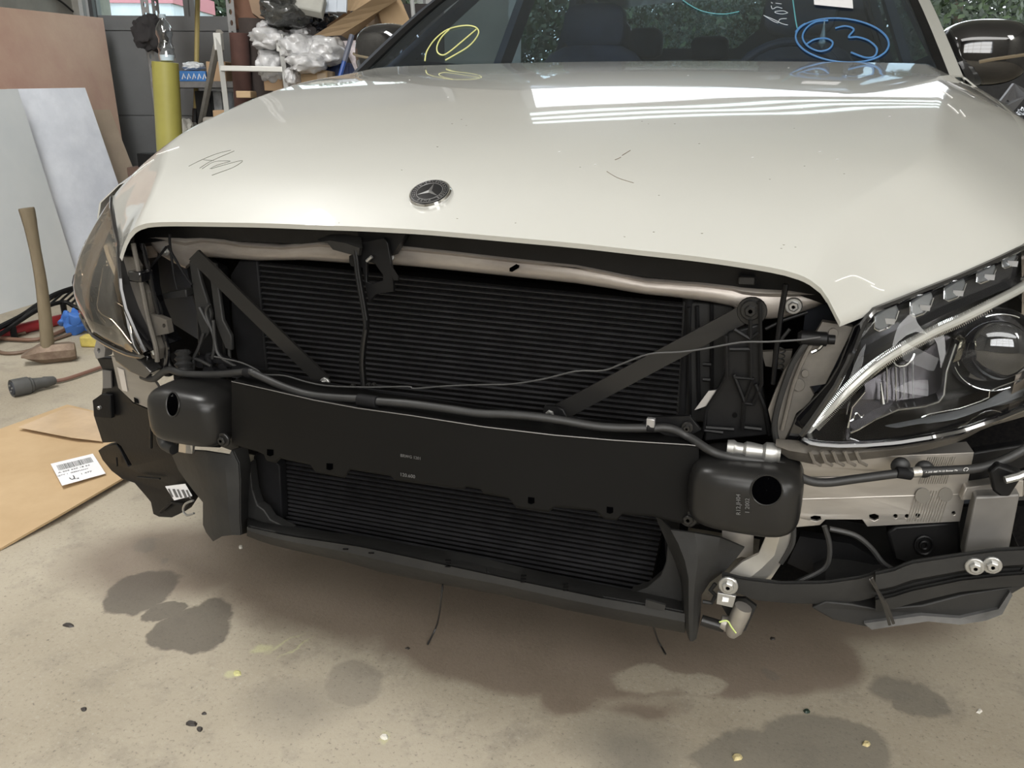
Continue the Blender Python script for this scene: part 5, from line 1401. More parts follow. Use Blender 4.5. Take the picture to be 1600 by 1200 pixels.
board('beige_board', 'narrow beige board edge showing behind the marbled board', 'board', lean(Z(190, 418), Z(262, 400), radians(6), (110, 172), (172, 171)) + [Z(262, 400), Z(190, 418)], .02, mat('beige_board', (.46, .37, .28), .7, var=.06))
# wall conduit and cable
solo('wall_cable', MB().tube(crom([G(EL + .02, d, z) for d, z in [(4.55, 1.75), (4.8, 1.66), (5.0, 1.58), (5.25, 1.50), (5.5, 1.47), (5.66, 1.42)]], 5), .006, 6), M['rubber'], 'thin dark cable sagging on the wall above the brown board', 'cable')
# sledgehammer
hb0 = Z(75, 556)
t = thing('sledgehammer', 'sledgehammer with worn wooden handle standing on its head', 'hammer', hb0)
hd = MB()
ax = EH
a = Z(34, 556, .035); b = Z(118, 548, .035); dd = (b - a).normalized()
L_ = (b - a).length
rows = []
sd_ = dd.cross(Vector((0, 0, 1))).normalized(); up_ = Vector((0, 0, 1))
for s_, hh, ww in [(0, .004, .026), (.12, .016, .03), (.34, .034, .033), (.42, .036, .034), (.62, .036, .034), (.9, .036, .034), (.96, .032, .030), (1, .030, .028)]:
    c = a + dd * L_ * s_
    rows.append([c + sd_ * (ww * cos(q_)) * 1.05 + up_ * (hh * sin(q_)) for q_ in [pi / 8 + i * pi / 4 for i in range(8)]])
hd.grid(rows, 0, True); hd.add(rows[0] + rows[-1], [tuple(range(7, -1, -1)), tuple(range(8, 16))])
part('hammer_head', hd, mat('rusty_iron', (.16, .11, .08), .6, metal=.4, col2=(.25, .19, .14), vscale=30, bump=.2, bscale=60), t, angle=30)
base_ = a + dd * L_ * .5
D_ = (base_ - CAM).dot(FH)
tops = [H(75, 550, D_), H(71, 500, D_), H(64, 440, D_), H(55, 390, D_), H(46, 345, D_), H(41, 325, D_)]
part('hammer_handle', MB().tube(crom(tops, 4), [.024, .0245, .0245, .024, .0235, .023, .022, .0215, .021, .0205, .020, .020, .020, .021, .022, .023, .025, .026, .027, .0275, .0265], 12, flat=.8), mat('weathered_wood', (.12, .095, .06), .7, col2=(.21, .17, .11), vscale=14, stretch=(1, 1, .2), bump=.2, bscale=40, det=8), t)
# yellow block, glove, bar, grille strip, cables, plug
yb = Z(128, 547); solo('yellow_block', MB().box(yb + Vector((0, .06, .022)), (.085, .05, .044), GX), mat('yellow_foam', (.55, .45, .12), .8, var=.2, vscale=20), 'small yellow block lying behind the hammer head', 'block', bevel=.008)
random.seed(9)
mb = MB(); gc = Z(120, 522)
for dx, dy, dz, r in [(0, 0, .035, .045), (.04, .02, .03, .03), (-.04, .02, .03, .03), (.02, -.02, .055, .028), (-.03, -.01, .06, .022), (.06, .0, .045, .016), (-.065, 0, .03, .018), (.0, .01, .075, .016)]:
    mb.ball(gc + Vector((dx, dy, dz)), (r, r * .8, r), 10, 7)
for v in mb.v: v += Vector((noise.noise(v * 30), noise.noise(v * 30 + Vector((5, 0, 0))), noise.noise(v * 30 + Vector((0, 7, 0))))) * .016
zl = min(v.z for v in mb.v)
for v in mb.v: v.z -= zl
solo('rubber_glove', mb, mat('blue_rubber', (.05, .16, .50), .45), 'crumpled blue rubber glove on the floor', 'glove')
r0 = Z(-60, 545); r1 = Z(125, 500)
solo('red_bar', MB().tube([r0 + Vector((0, 0, .022)), r0.lerp(r1, .5) + Vector((0, 0, .022)), r1 + Vector((0, 0, .022))], .022, 12), mat('red_paint', (.33, .03, .035), .4, var=.2, vscale=12), 'round red metal bar on the floor behind the hammer', 'bar')
t = thing('grille_strip', 'long black plastic grille strip lying behind the red bar', 'trim', Z(40, 500))
g0 = crom([Z(u, v, z) for u, v, z in [(-60, 552, .02), (0, 522, .04), (30, 502, .07), (60, 484, .10), (98, 472, .11), (118, 480, .09), (150, 490, .06)]], 5)
g1 = [p + Vector((-.03, .12, .035)) for p in g0]
part('grille_edge', MB().tube(g0, .009, 8), M['black'], t); part('grille_edge', MB().tube(g1, .012, 8), M['black'], t)
for i in range(1, len(g0) - 1, 2): part('grille_bar', MB().tube([g0[i], g1[i]], .005, 6), M['black'], t)
part('grille_foot', MB().tube([g0[20], Vector((g0[20].x, g0[20].y, 0))], .012, 8), M['black'], t)
part('grille_foot', MB().tube([g0[8], Vector((g0[8].x, g0[8].y, 0))], .012, 8), M['black'], t)
kb = Z(112, 500); solo('rubber_bung', MB().lathe(kb + Vector((0, .1, 0)), (0, 0, 1), [(0, .04), (.05, .05), (.15, .05), (.18, .04), (.2, .02)], 16), M['rubber'], 'round black rubber cap standing beside the left headlight', 'cap')
solo('brown_cable', MB().tube(crom([Z(u, v, .012) for u, v in [(-40, 525), (20, 530), (60, 530), (95, 518), (120, 505)]], 5) , .008, 6), mat('brown_rubber', (.16, .09, .06), .6), 'brown cable running past the hammer handle', 'cable')
solo('looped_cable', MB().tube(crom([Z(u, v, .008) for u, v in [(40, 520), (5, 528), (-12, 542), (8, 552), (45, 548), (70, 536), (110, 522)]], 5), .007, 6), mat('brown_rubber2', (.15, .10, .07), .6), 'brown cable looped on the floor left of the hammer', 'cable')
pc = [Z(18, 607, .028), Z(70, 597, .024)]
t = thing('power_plug', 'large grey black round power plug lying on the floor', 'plug', Z(45, 612))
pd = (pc[1] - pc[0]).normalized()
part('plug_body', MB().lathe(pc[0], pd, [(.004, .022), (0, .028), (.012, .029), (.05, .029), (.055, .025), (.06, .025), (.064, .021), (.095, .017), (.1, .019), (.13, .014), (.135, .010)], 20), mat('grey_rubber', (.07, .07, .068), .55, var=.2), t)
part('plug_socket', MB().lathe(pc[0], pd, [(-.0005, .020), (.0025, .0215)], 16), M['interior'], t)
for k in range(3):
    a = k * 2.1 + .5; u_ = pd.orthogonal().normalized(); w_ = pd.cross(u_)
    part('plug_pin', MB().cyl(pc[0] + u_ * cos(a) * .011 + w_ * sin(a) * .011 + pd * .002, pc[0] + u_ * cos(a) * .011 + w_ * sin(a) * .011 - pd * .004, .003, n=8), M['steel'], t)
cbp = [Z(u, v, .010) for u, v in [(70, 597), (100, 593), (140, 580), (170, 570), (220, 555)]]
part('plug_cable', MB().tube(crom(cbp, 5), .0065, 8), mat('reddish_cable', (.19, .10, .075), .6), t)
# cardboard sheet
cbm = mat('cardboard', (.43, .30, .165), .8, col2=(.50, .36, .21), vscale=4, bump=.08, bscale=40, det=7)
CB = [(105, 632), (160, 645), (224, 728), (190, 748), (95, 803), (0, 857), (-160, 950), (-260, 760), (-80, 699), (0, 670)]
mb = MB().plate([Z(u, v, .006 + (.012 if (u, v) in ((190, 748), (95, 803), (224, 728)) else 0)) for u, v in CB], (0, 0, -.005))
t = thing('cardboard_sheet', 'flat sheet of brown cardboard with a shipping label on the floor', 'cardboard', Z(60, 740))
part('sheet', mb, cbm, t, smooth=False)
part('tape_strip', MB().plate([Z(u, v, .0165) for u, v in [(28, 668), (106, 636), (155, 646), (160, 690), (110, 684)]], (0, 0, .0008)), mat('packing_tape', (.52, .38, .24), .25, var=.1), t, smooth=False)
LQ = [Z(u, v, .019) for u, v in [(79, 725), (145, 709), (165, 740), (97, 759)]]
def lq(a, b): return LQ[0].lerp(LQ[1], a).lerp(LQ[3].lerp(LQ[2], a), b)
part('shipping_label', MB().plate([lq(0, 0), lq(1, 0), lq(1, 1), lq(0, 1)], (0, 0, .0005)), M['white'], t, smooth=False)
mb = MB(); random.seed(4); x = .1
while x < .90:
    w = random.choice([.006, .012, .02])
    mb.plate([lq(x, .14), lq(x + w, .14), lq(x + w, .38), lq(x, .38)], (0, 0, .0004)); x += w + random.choice([.008, .012, .016])
ldx = (LQ[1] - LQ[0]).normalized(); ldy = (LQ[0] - LQ[3]).normalized()
for v in mb.v: v.z += .0006
text_mb(mb, 'A 205 620 18 34', .011, lq(.42, .47), ldx, ldy, .0008); text_mb(mb, 'QTY 1  GERMANY', .009, lq(.36, .60), ldx, ldy, .0008)
text_mb(mb, 'Kg', .010, lq(.36, .88), ldx, ldy, .0008); text_mb(mb, '1 477', .012, lq(.62, .76), ldx, ldy, .0008)
mb.tube([lq(.28 + .05 * cos(a), .78 + .1 * sin(a)) + Vector((0, 0, .0008)) for a in [i * .3 - .5 for i in range(13)]], .0012, 4)
part('label_print', mb, M['ink'], t, smooth=False)

# floor crumbs worth picking out
def chip(label, name, cat, u, v, w, h, z, m, seed):
    random.seed(seed); c = Z(u, v); a = Z(u + w, v) - c; b = Z(u, v + h) - c
    n = 9; r = [random.uniform(.7, 1.1) for _ in range(n)]
    base = [c + a * cos(2 * pi * i / n) * r[i] + b * sin(2 * pi * i / n) * r[i] + Vector((0, 0, .0002)) for i in range(n)]
    top = [c + (p - c) * .6 + Vector((0, 0, z * random.uniform(.7, 1))) for p in base]
    mb = MB().grid([base, top], 0, True).add(top, [tuple(range(n))]).add(base, [tuple(range(n - 1, -1, -1))])
    return solo(name, mb, m, label, cat, smooth=False)
dk = mat('dark_chip', (.03, .025, .022), .5)
chip('long dark chip on the floor left of the oil stain', 'dark_chip', 'debris', 107, 977, 11, 4, .003, dk, 1)
chip('dark rubber crumb, biggest of the three near the bottom edge', 'rubber_crumb', 'debris', 299, 1131, 9, 6, .003, dk, 2)
chip('small dark crumb above the biggest crumb near the bottom edge', 'rubber_crumb', 'debris', 319, 1115, 5, 3, .002, dk, 3)
chip('small dark crumb right below the biggest crumb near the bottom edge', 'rubber_crumb', 'debris', 312, 1140, 6, 5, .002, dk, 4)
chip('dark crumb alone at the lower left of the floor', 'rubber_crumb', 'debris', 131, 1108, 5, 4, .002, dk, 5)
chip('dark green crumb in the middle right of the floor', 'green_crumb', 'debris', 1260, 1112, 6, 4, .004, mat('dark_green', (.015, .03, .02), .5), 6)
chip('dark crumb on the damp floor under the bumper', 'rubber_crumb', 'debris', 637, 1013, 5, 2.5, .002, dk, 7)
chip('black flake on the floor below the right air duct', 'rubber_crumb', 'debris', 1207, 998, 5, 3, .002, dk, 8)
lf = mat('dry_leaf', (.50, .42, .22), .7, var=.4, vscale=60)
chip('dry yellow leaf bit near the bottom edge', 'leaf_bit', 'leaf', 1152, 1184, 10, 6, .006, lf, 9)
chip('pale leaf bit right of the dark puddle', 'leaf_bit', 'leaf', 1354, 1163, 7, 5, .005, lf, 10)
pw = mat('pale_chip', (.62, .60, .54), .6)
chip('white plaster crumb at the bottom left centre', 'plaster_crumb', 'debris', 600, 1152, 8, 5, .004, pw, 12)
chip('white crumb beside the lower left of the car', 'plaster_crumb', 'debris', 376, 855, 4, 3, .004, pw, 13)
chip('yellow paint crumb in the middle left of the floor', 'paint_crumb', 'debris', 371, 1052, 8, 5, .002, mat('yellow_crumb', (.50, .48, .22), .6), 14)
chip('pale sliver at the right of the floor', 'wood_sliver', 'debris', 1530, 1112, 5, 4, .003, pw, 15)
solo('wire_tie', MB().tube(crom([S(692, 905, .06, .15), Vector((S(690, 930, .03, .15))), Z(683, 975, .03), Z(668, 1007, .003)], 5), .0016, 6), M['rubber'], 'thin black wire end hanging below the middle of the lip', 'wire')
solo('wire_tie', MB().tube(crom([S(1018, 970, .04, .15), Z(1028, 1000, .02), Z(1040, 1022, .003)], 5), .0016, 6), M['rubber'], 'thin black wire end hanging below the right of the lip', 'wire')

# ------------------------------------------------------------ BACKGROUND CLUTTER
alum = mat('ladder_aluminium', (.62, .62, .60), .4, metal=.55)
galv = mat('galvanised', (.22, .22, .22), .5, metal=.5, var=.2, vscale=12)
card = mat('carton', (.37, .25, .15), .8, var=.10, vscale=5)
card2 = mat('carton_pale', (.42, .30, .18), .8, var=.08, vscale=5)
def ground(p): return Vector((p.x, p.y, 0))
def ext(p, q, z=0.):
    """continue the line p->q down to height z"""
    s = (z - p.z) / (q.z - p.z); return p + (q - p) * s
# stepladder
a0 = H(341, 58, 4.15); a1 = H(357, 195, 4.02); b0 = H(438, 60, 4.15); b1 = H(450, 160, 4.05)
A0, B0 = ext(a0, a1), ext(b0, b1)
t = thing('stepladder', 'aluminium stepladder with pale rungs in front of the rack', 'ladder', A0.lerp(B0, .5))
for p, q in ((a0, A0), (b0, B0)):
    part('side_rail', MB().tube([p, q], .021, 4, flat=.6), alum, t, smooth=False)
    part('rail_cap', MB().box(p + Vector((0, 0, -.02)), (.035, .04, .075), GX), mat('cap_grey', (.50, .50, .48), .5) if p is a0 else bpy.data.materials['cap_grey'], t, bevel=.004)
L0 = (a0 - A0).length
for k in range(7):
    s = 1 - (.115 + .205 * k) 
    if s < .05: break
    p = A0.lerp(a0, s); q = B0.lerp(b0, s)
    part('rung', MB().box((p + q) / 2, ((q - p).length, .05, .024), ((q - p).normalized(), FH, Vector((0, 0, 1)))), alum, t, bevel=.003)
for p, u in ((H(343, 50, 4.25), 308), (H(438, 42, 4.25), 470)):
    q = H(u, 225, 4.75) if u == 308 else H(u, 225, 4.8)
    part('rear_leg', MB().tube([p, ext(p, q)], .018, 6), mat('worn_grey_leg', (.20, .19, .17), .6, var=.2) if u == 308 else bpy.data.materials['worn_grey_leg'], t)
# steel rack
def post(px_top, d, zt, w=.04):
    p = H(px_top, 0, d); p.z = 0
    mb = MB()
    n = int(zt / .05)
    for side in (0, 1):
        ux = EH if side == 0 else FH
        o = p + ux * (w / 2 if side == 0 else 0)
        loop = [p, p + ux * w, p + ux * w + Vector((0, 0, zt)), p + Vector((0, 0, zt))]
        holes = []
        for i in range(16, n):
            z = i * .05 + .02
            c = p + ux * w * .5 + Vector((0, 0, z))
            holes.append([c + ux * cos(a) * .008 + Vector((0, 0, sin(a) * .014)) for a in [k * pi / 3 for k in range(6)]])
        mb.plate(loop, (FH if side == 0 else EH) * .002, holes)
    return mb
t = thing('steel_rack', 'grey perforated steel rack standing before the grey door', 'rack', ground(H(290, 100, 4.75)))
rk = [(219, 4.7), (352, 4.5), (236, 5.15), (366, 4.95)]
for px, d in rk:
    part('rack_post', post(px, d, 1.95), galv, t, smooth=False)
def rackshelf(v, z0=None, th=.03, m=None, name='shelf'):
    z = z0 if z0 else H(rk[1][0], v, rk[1][1]).z
    q = [H(px, 0, d) for px, d in rk]
    for p in q: p.z = z
    q = [q[0], q[1], q[3], q[2]]
    part(name, MB().hexa([p for p in q], [p - Vector((0, 0, th)) for p in q]), m or galv, t, smooth=False)
    return z
zs = rackshelf(127)
zt_ = rackshelf(0, 1.50, .045, M['darkframe'])
rackshelf(200, .42)
rackshelf(200, .12)
# blue snack box, white bag, carton on the shelf
def gb(name, label, cat, u0, u1, v0, v1, d, dep, m, zb=None, rot=0., bevel=.004, group=None):
    """box seen between two picture columns/rows at depth d"""
    p = H(u0, v1, d); q = H(u1, v0, d)
    z0 = p.z if zb is None else zb
    w = (q - p).dot(EH); h = q.z - z0
    c = Vector(((p.x + q.x) / 2, (p.y + q.y) / 2, z0 + h / 2)) + FH * dep / 2
    ax = (Matrix.Rotation(rot, 3, 'Z') @ EH, Matrix.Rotation(rot, 3, 'Z') @ FH, Vector((0, 0, 1)))
    mb = MB().box(c, (w, dep, h), ax)
    return solo(name, mb, m, label, cat, group, bevel=bevel), c, ax, (w, dep, h)
o1, c1, ax1, s1 = gb('snack_box', 'blue printed box on the rack shelf', 'box', 278, 321, 111, 125, 4.62, .15, mat('blue_card', (.04, .16, .42), .4, var=.15, vscale=20), zs)
mb = MB()
random.seed(14)
for i in range(5):
    c = c1 - ax1[1] * .0765 + ax1[0] * (-.05 + i * .027)
    mb.tube([c + Vector((0, 0, -.015)), c + ax1[0] * .01 + Vector((0, 0, .012)), c + ax1[0] * .016 + Vector((0, 0, -.01))], .003, 5)
q_ = part('box_print', mb, M['white'], None); q_.parent = o1; q_.matrix_parent_inverse = Matrix.Translation(-o1.location)
def crumple(name, label, cat, u0, u1, v0, v1, d, dep, m, n=6, seed=1, amp=.3, zb=None, res=3, freq=9., group=None):
    """crumpled soft heap filling the given picture extent"""
    random.seed(seed)
    p = H(u0, v1, d); q = H(u1, v0, d); w = (q - p).dot(EH); h = q.z - p.z if zb is None else q.z - zb
    z0 = p.z if zb is None else zb
    c = Vector(((p.x + q.x) / 2, (p.y + q.y) / 2, z0 + h / 2))
    bm = bmesh.new(); bmesh.ops.create_icosphere(bm, subdivisions=res + 1, radius=1)
    for v in bm.verts:
        s = v.co.normalized()
        k = 1 + amp * noise.noise(s * 2.2 + Vector((seed * 3.1, 0, 0))) + amp * .7 * (abs(noise.noise(s * 5. + Vector((0, seed * 1.7, 0)))) - .2) + amp * .4 * (abs(noise.noise(s * 12. + Vector((0, 0, seed)))))
        s2 = Vector([math.copysign(abs(x) ** .8, x) for x in s])
        v.co = s2 * k
    mx = [max(abs(v.co[i]) for v in bm.verts) for i in range(3)]
    mb = MB(); idx = {v: i for i, v in enumerate(bm.verts)}
    vs = [c + EH * (v.co.x / mx[0] * w / 2) + FH * (v.co.y / mx[1] * dep / 2) + Vector((0, 0, v.co.z / mx[2] * h / 2)) for v in bm.verts]
    mb.add(vs, [tuple(idx[x] for x in f.verts) for f in bm.faces]); bm.free()
    return solo(name, mb, m, label, cat, group, angle=60)
bagm = mat('clear_white_bag', (.62, .64, .66), .25, var=.1, vscale=12, coat=.4)
crumple('white_bag', 'small crumpled white bag on top of the blue box', 'bag', 285, 319, 96, 111, 4.68, .1, bagm, seed=3)
gb('carton', 'small brown carton on the rack shelf beside the blue box', 'box', 324, 351, 96, 125, 4.6, .18, card, zs)
gb('white_carton', 'small white carton with black print under the rack shelf', 'box', 330, 345, 143, 184, 4.75, .2, mat('offwhite_box', (.42, .43, .44), .6, var=.2, vscale=30), .42)
gb('black_canister', 'black canister under the rack shelf', 'canister', 308, 327, 142, 185, 4.7, .12, M['black'], .42)
crumple('white_sack', 'white sack slumped on the lower rack level', 'sack', 280, 308, 178, 225, 4.65, .25, mat('sack_cloth', (.55, .54, .50), .8, var=.1), seed=6, zb=.42)
gb('beige_bin', 'beige ribbed bin on the lower rack level', 'bin', 318, 356, 183, 216, 4.55, .3, mat('beige_plastic', (.42, .39, .35), .5, var=.05), .42, bevel=.015)
# black cloth on the post
random.seed(2)
crumple('black_cloth', 'black rag draped over the left rack post', 'cloth', 211, 258, 20, 84, 4.62, .14, mat('black_cloth', (.022, .020, .021), .9), seed=12, amp=.5)
# yellow tube and bottle
yt = H(258, 97, 4.2); yb_ = ext(yt, H(266, 240, 4.2))
yt2 = yt
solo('yellow_tube', MB().lathe(yb_, (yt2 - yb_), [(0, .062), ((yt2 - yb_).length - .002, .060), ((yt2 - yb_).length, .057)], 28), mat('yellow_plastic', (.31, .285, .07), .45, var=.12, vscale=3), 'tall yellow plastic tube standing upright', 'tube')
bz = yt.z
bc = H(266, 97, 4.2); bc.z = bz + .001; bc = yt + EH * .012 + Vector((0, 0, .001))
t = thing('water_bottle', 'empty clear plastic bottle on the yellow tube', 'bottle', bc)
pet = mat('clear_pet', (.70, .78, .85), .08, var=.03, coat=.5); 
petg = glass('pet_glass', (.86, .90, .93), .08, 3.5)
part('bottle_body', MB().lathe(bc, (0, 0, 1), [(0, .022), (.004, .034), (.03, .038), (.045, .034), (.06, .038), (.08, .030), (.10, .030), (.12, .038), (.145, .036), (.165, .026), (.18, .014), (.186, .012), (.192, .012)], 20), petg, t)
part('bottle_cap', MB().lathe(bc + Vector((0, 0, .19)), (0, 0, 1), [(0, .015), (.016, .0145)], 14), mat('cap_blue_grey', (.30, .36, .40), .4), t)
part('bottle_base', MB().lathe(bc + Vector((0, 0, .002)), (0, 0, 1), [(0, .02), (.003, .031), (.028, .034)], 20), pet, t)
# yellow stick with black end
p = H(309, -10, 4.95); q = H(306, 170, 4.85)
t = thing('yellow_stick', 'thin yellow pole with a black end leaning behind the rack', 'pole', ext(p, q))
part('stick', MB().tube([p, q], .013, 8), mat('ochre', (.34, .27, .10), .6), t)
part('stick_end', MB().tube([q, ext(p, q)], .018, 8), M['black'], t)
# small black and red charger
gb('battery_charger', 'small black box with a red side low by the yellow tube', 'charger', 216, 238, 240, 262, 4.3, .1, M['black'])
o_, c_, a_, s_ = gb('low_stool', 'low brown stool carrying the small black box', 'stool', 200, 245, 262, 280, 4.28, .2, mat('stool_brown', (.10, .06, .045), .7), .0)

# workbench that carries the pile
zb = .80
t = thing('workbench', 'dark steel workbench carrying the heap of packaging', 'workbench', G(-1.25, 4.4, 0))
part('bench_top', gbox(MB(), -1.42, -.38, 4.05, 4.85, zb - .05, zb), M['darkframe'], t, bevel=.004)
for e_ in (-1.39, -.43):
    for d_ in (4.1, 4.8):
        part('leg', gbox(MB(), e_ - .03, e_ + .03, d_ - .03, d_ + .03, 0, zb - .05), M['darkframe'], t)
part('bench_shelf', gbox(MB(), -1.4, -.43, 4.12, 4.82, .3, .33), M['darkframe'], t)
part('shade_panel', gbox(MB(), -1.52, -.38, 4.86, 4.88, 0, zb + .60), mat('panel_shade_dark', (.035, .03, .03), .8), t)  # added dark sheet, stands for the shadow behind the heap
# rolls
drk = mat('dark_roll', (.045, .034, .030), .85, var=.2)
for i, (u, r, d, lab) in enumerate([(373, .045, 4.35, 'dark reddish brown carpet roll beside the ladder'), (397, .075, 4.45, 'thick dark brown carpet roll behind the ladder rung')]):
    a = H(u, 52 if i == 0 else 30, d); b = ext(a, H(u + 8, 165, d), zb)
    mb = MB().lathe(b, a - b, [(0, r), ((a - b).length, r), ((a - b).length, r * .5), ((a - b).length - .05, r * .45)], 22)
    solo('carpet_roll', mb, mat('dark_red_roll', (.075, .035, .028), .85, var=.2) if i == 0 else drk, lab, 'roll', 'rolled carpets')
# brown sheet top
c = [H(u, v, d) for u, v, d in [(356, -30, 4.6), (412, -12, 4.6), (404, 42, 4.55), (362, 46, 4.55)]]
board('brown_sheet', 'brown sheet of board leaning at the top behind the ladder', 'board', c, .01, mat('brown_sheet', (.16, .08, .05), .8, var=.1))
c = [H(u, v, d) for u, v, d in [(382, -25, 4.5), (414, -20, 4.5), (416, 36, 4.45), (394, 20, 4.45)]]
board('narrow_board', 'narrow pale brown board beside the brown sheet', 'board', c, .02, mat('narrow_board', (.26, .18, .12), .8, var=.1))
# boxes at the bottom of the pile
gb('small_carton', 'small carton between the ladder rails', 'box', 413, 441, 119, 142, 4.2, .2, card, None)
ob, cb_, axb, sb_ = gb('square_carton', 'square brown carton with a paper label in front of the blue crate', 'box', 463, 511, 110, 165, 4.12, .28, card2, zb)
q_ = link_mesh('paper_label', MB().box(cb_ - axb[1] * .1405 + axb[0] * (sb_[0] * .32) + Vector((0, 0, sb_[2] * .5 - .035)), (.04, .002, .045), axb), mat('label_beige', (.50, .40, .30), .7), None)
q_.parent = ob; q_.matrix_parent_inverse = Matrix.Translation(-ob.location)
solo('small_carton', gbox(MB(), -1.47, -1.33, 4.28, 4.5, zb, zb + .06), card, 'low carton under the small carton between the ladder rails', 'box', bevel=.003)
gb('flat_carton', 'small flat carton beside the rack post', 'box', 369, 391, 142, 153, 4.12, .1, card2, None)
t = thing('blue_crate', 'dark blue ribbed plastic crate in the heap', 'crate', H(527, 140, 4.3) * 1.0)
p = H(508, 98, 4.3); q = H(548, 140, 4.3)
w = (q - p).dot(EH); e0_ = (p - CAM).dot(EH)
part('crate_body', gbox(MB(), e0_, e0_ + w, 4.3, 4.6, zb, p.z), mat('crate_blue', (.015, .035, .13), .45), t, bevel=.004)
for i in range(5):
    part('crate_rib', gbox(MB(), e0_ + w * (i + .5) / 5 - .006, e0_ + w * (i + .5) / 5 + .006, 4.29, 4.3, zb, p.z), bpy.data.materials['crate_blue'], t)
part('crate_lip', gbox(MB(), e0_ - .005, e0_ + w + .005, 4.285, 4.3, p.z - .012, p.z), bpy.data.materials['crate_blue'], t)
p = H(550, 55, 4.1); q = H(528, 130, 4.02)
t = thing('blue_stick', 'slim dark pole with blue lower half leaning on the heap', 'pole', ext(p, q, zb))
part('upper_half', MB().tube([p, p.lerp(q, .55)], .012, 8), mat('slate', (.10, .11, .15), .5), t)
part('lower_half', MB().tube([p.lerp(q, .55), ext(p, q, zb)], .010, 8), mat('strong_blue', (.02, .07, .28), .4), t)
# bubble wrap
bub = mat('bubble_wrap', (.40, .40, .405), .22, col2=(.60, .60, .61), vscale=14, bump=.5, bscale=55, coat=.5)
for i, (u0, u1, v0, v1, d, dp, lab) in enumerate([
    (392, 455, 42, 80, 4.22, .26, 'leftmost puff of bubble wrap behind the ladder top'), (405, 450, 70, 135, 4.25, .24, 'bubble wrap bundle between the ladder rails'), (440, 500, 52, 100, 4.2, .3, 'bubble wrap mass in the middle of the heap'),
    (478, 540, 55, 104, 4.15, .24, 'bubble wrap bulge above the blue crate'), (447, 512, 82, 116, 4.08, .24, 'bubble wrap fold lying on the square carton'), (447, 468, 105, 135, 4.1, .14, 'small bubble wrap end left of the square carton'),
    (402, 425, 32, 50, 4.3, .12, 'small upright tip of bubble wrap'), (455, 486, 42, 62, 4.3, .18, 'bubble wrap under the black parcel')]):
    crumple('bubble_wrap', lab, 'bubble wrap', u0, u1, v0, v1, d, dp, bub, seed=30 + i, amp=.26, group='bubble wrap in the heap')
# marbled paper
c = [H(u, v, d) for u, v, d in [(534, 64, 4.25), (572, 62, 4.25), (590, 120, 4.2), (560, 122, 4.2)]]
board('patterned_board', 'board with pink grey marbled pattern beside the left mirror', 'board', c, .012, mat('pink_marble', (.40, .36, .38), .6, col2=(.66, .60, .62), vscale=50, det=8))
# black parcel, pads, panels
crumple('black_parcel', 'glossy black foil parcel on the heap', 'parcel', 411, 494, -10, 46, 4.25, .4, mat('black_foil', (.028, .030, .028), .22, col2=(.06, .06, .058), vscale=60, coat=.6), seed=51, amp=.25)
crumple('black_foil', 'crumpled black foil right of the black parcel', 'foil', 485, 530, 16, 52, 4.35, .3, mat('black_foil2', (.02, .02, .024), .15, coat=.8, bump=.6, bscale=30), seed=53, amp=.6)
c = [H(u, v, d) for u, v, d in [(424, -12, 4.15), (508, -8, 4.15), (502, 19, 4.12), (432, 4, 4.12)]]
board('grey_pad', 'pale grey padded sheet on top of the black parcel', 'pad', c, .05, mat('pad_grey', (.36, .36, .33), .8, var=.08), bevel=.006)
for i, (u0, u1) in enumerate([(499, 512), (513, 526), (527, 541)]):
    c = [H(u, v, d) for u, v, d in [(u0 + 1, -14, 4.2), (u1 + 1, -14, 4.2), (u1, 19, 4.18), (u0 - 1, 18, 4.18)]]
    board('pale_panel', ['pale blue panel end, leftmost of three beside the grey pad', 'pale blue panel end, middle of three beside the grey pad', 'pale blue panel end, rightmost of three beside the grey pad'][i], 'panel', c, .02, mat('pale_blue_panel', (.42, .47, .54), .5) if i == 0 else bpy.data.materials['pale_blue_panel'], 'pale panels on the heap')
# big folded cardboard
t = thing('folded_cardboard', 'big folded cardboard slanting across the heap', 'cardboard', H(540, 100, 4.3))
def flap(cs, m=card2, th=.006):
    c = [H(u, v, d) for u, v, d in cs]
    part('cardboard_flap', MB().slab([[c[0].lerp(c[1], i / 5) for i in range(6)], [c[3].lerp(c[2], i / 5) for i in range(6)]], FH * th), m, t, smooth=False)
flap([(486, 58, 4.2), (600, -12, 4.05), (640, -12, 4.1), (532, 55, 4.2)])
flap([(532, 55, 4.2), (610, -10, 4.1), (620, 0, 4.25), (545, 62, 4.3)])
flap([(540, -14, 4.35), (600, -14, 4.3), (560, 16, 4.35), (538, 18, 4.4)])
flap([(510, 40, 4.22), (545, 16, 4.22), (548, 19, 4.26), (512, 44, 4.26)], card)
# taped box
t = thing('taped_carton', 'open cardboard box with shiny brown tape behind the left mirror', 'box', H(600, 70, 4.35))
def face(cs, m, th=.006, nm='box_side'):
    c = [H(u, v, d) for u, v, d in cs]
    part(nm, MB().plate(c, FH * th), m, t, smooth=False)
face([(586, 12, 4.25), (624, -6, 4.2), (648, 50, 4.2), (604, 58, 4.25)], card2)
face([(566, 22, 4.4), (588, 10, 4.24), (604, 60, 4.24), (578, 64, 4.4)], card, nm='taped_side')
face([(568, 24, 4.385), (586, 14, 4.235), (598, 54, 4.235), (580, 56, 4.385)], mat('brown_tape', (.34, .26, .19), .15, coat=.6, bump=.4, bscale=30), .003, 'tape')
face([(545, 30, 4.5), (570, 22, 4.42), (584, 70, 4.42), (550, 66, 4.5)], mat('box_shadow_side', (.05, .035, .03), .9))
solo('white_pole', MB().tube([H(643, -12, 4.6), ext(H(643, -12, 4.6), H(648, 50, 4.6), zb)], .011, 8), M['frame'], 'thin white pole behind the taped carton', 'pole')
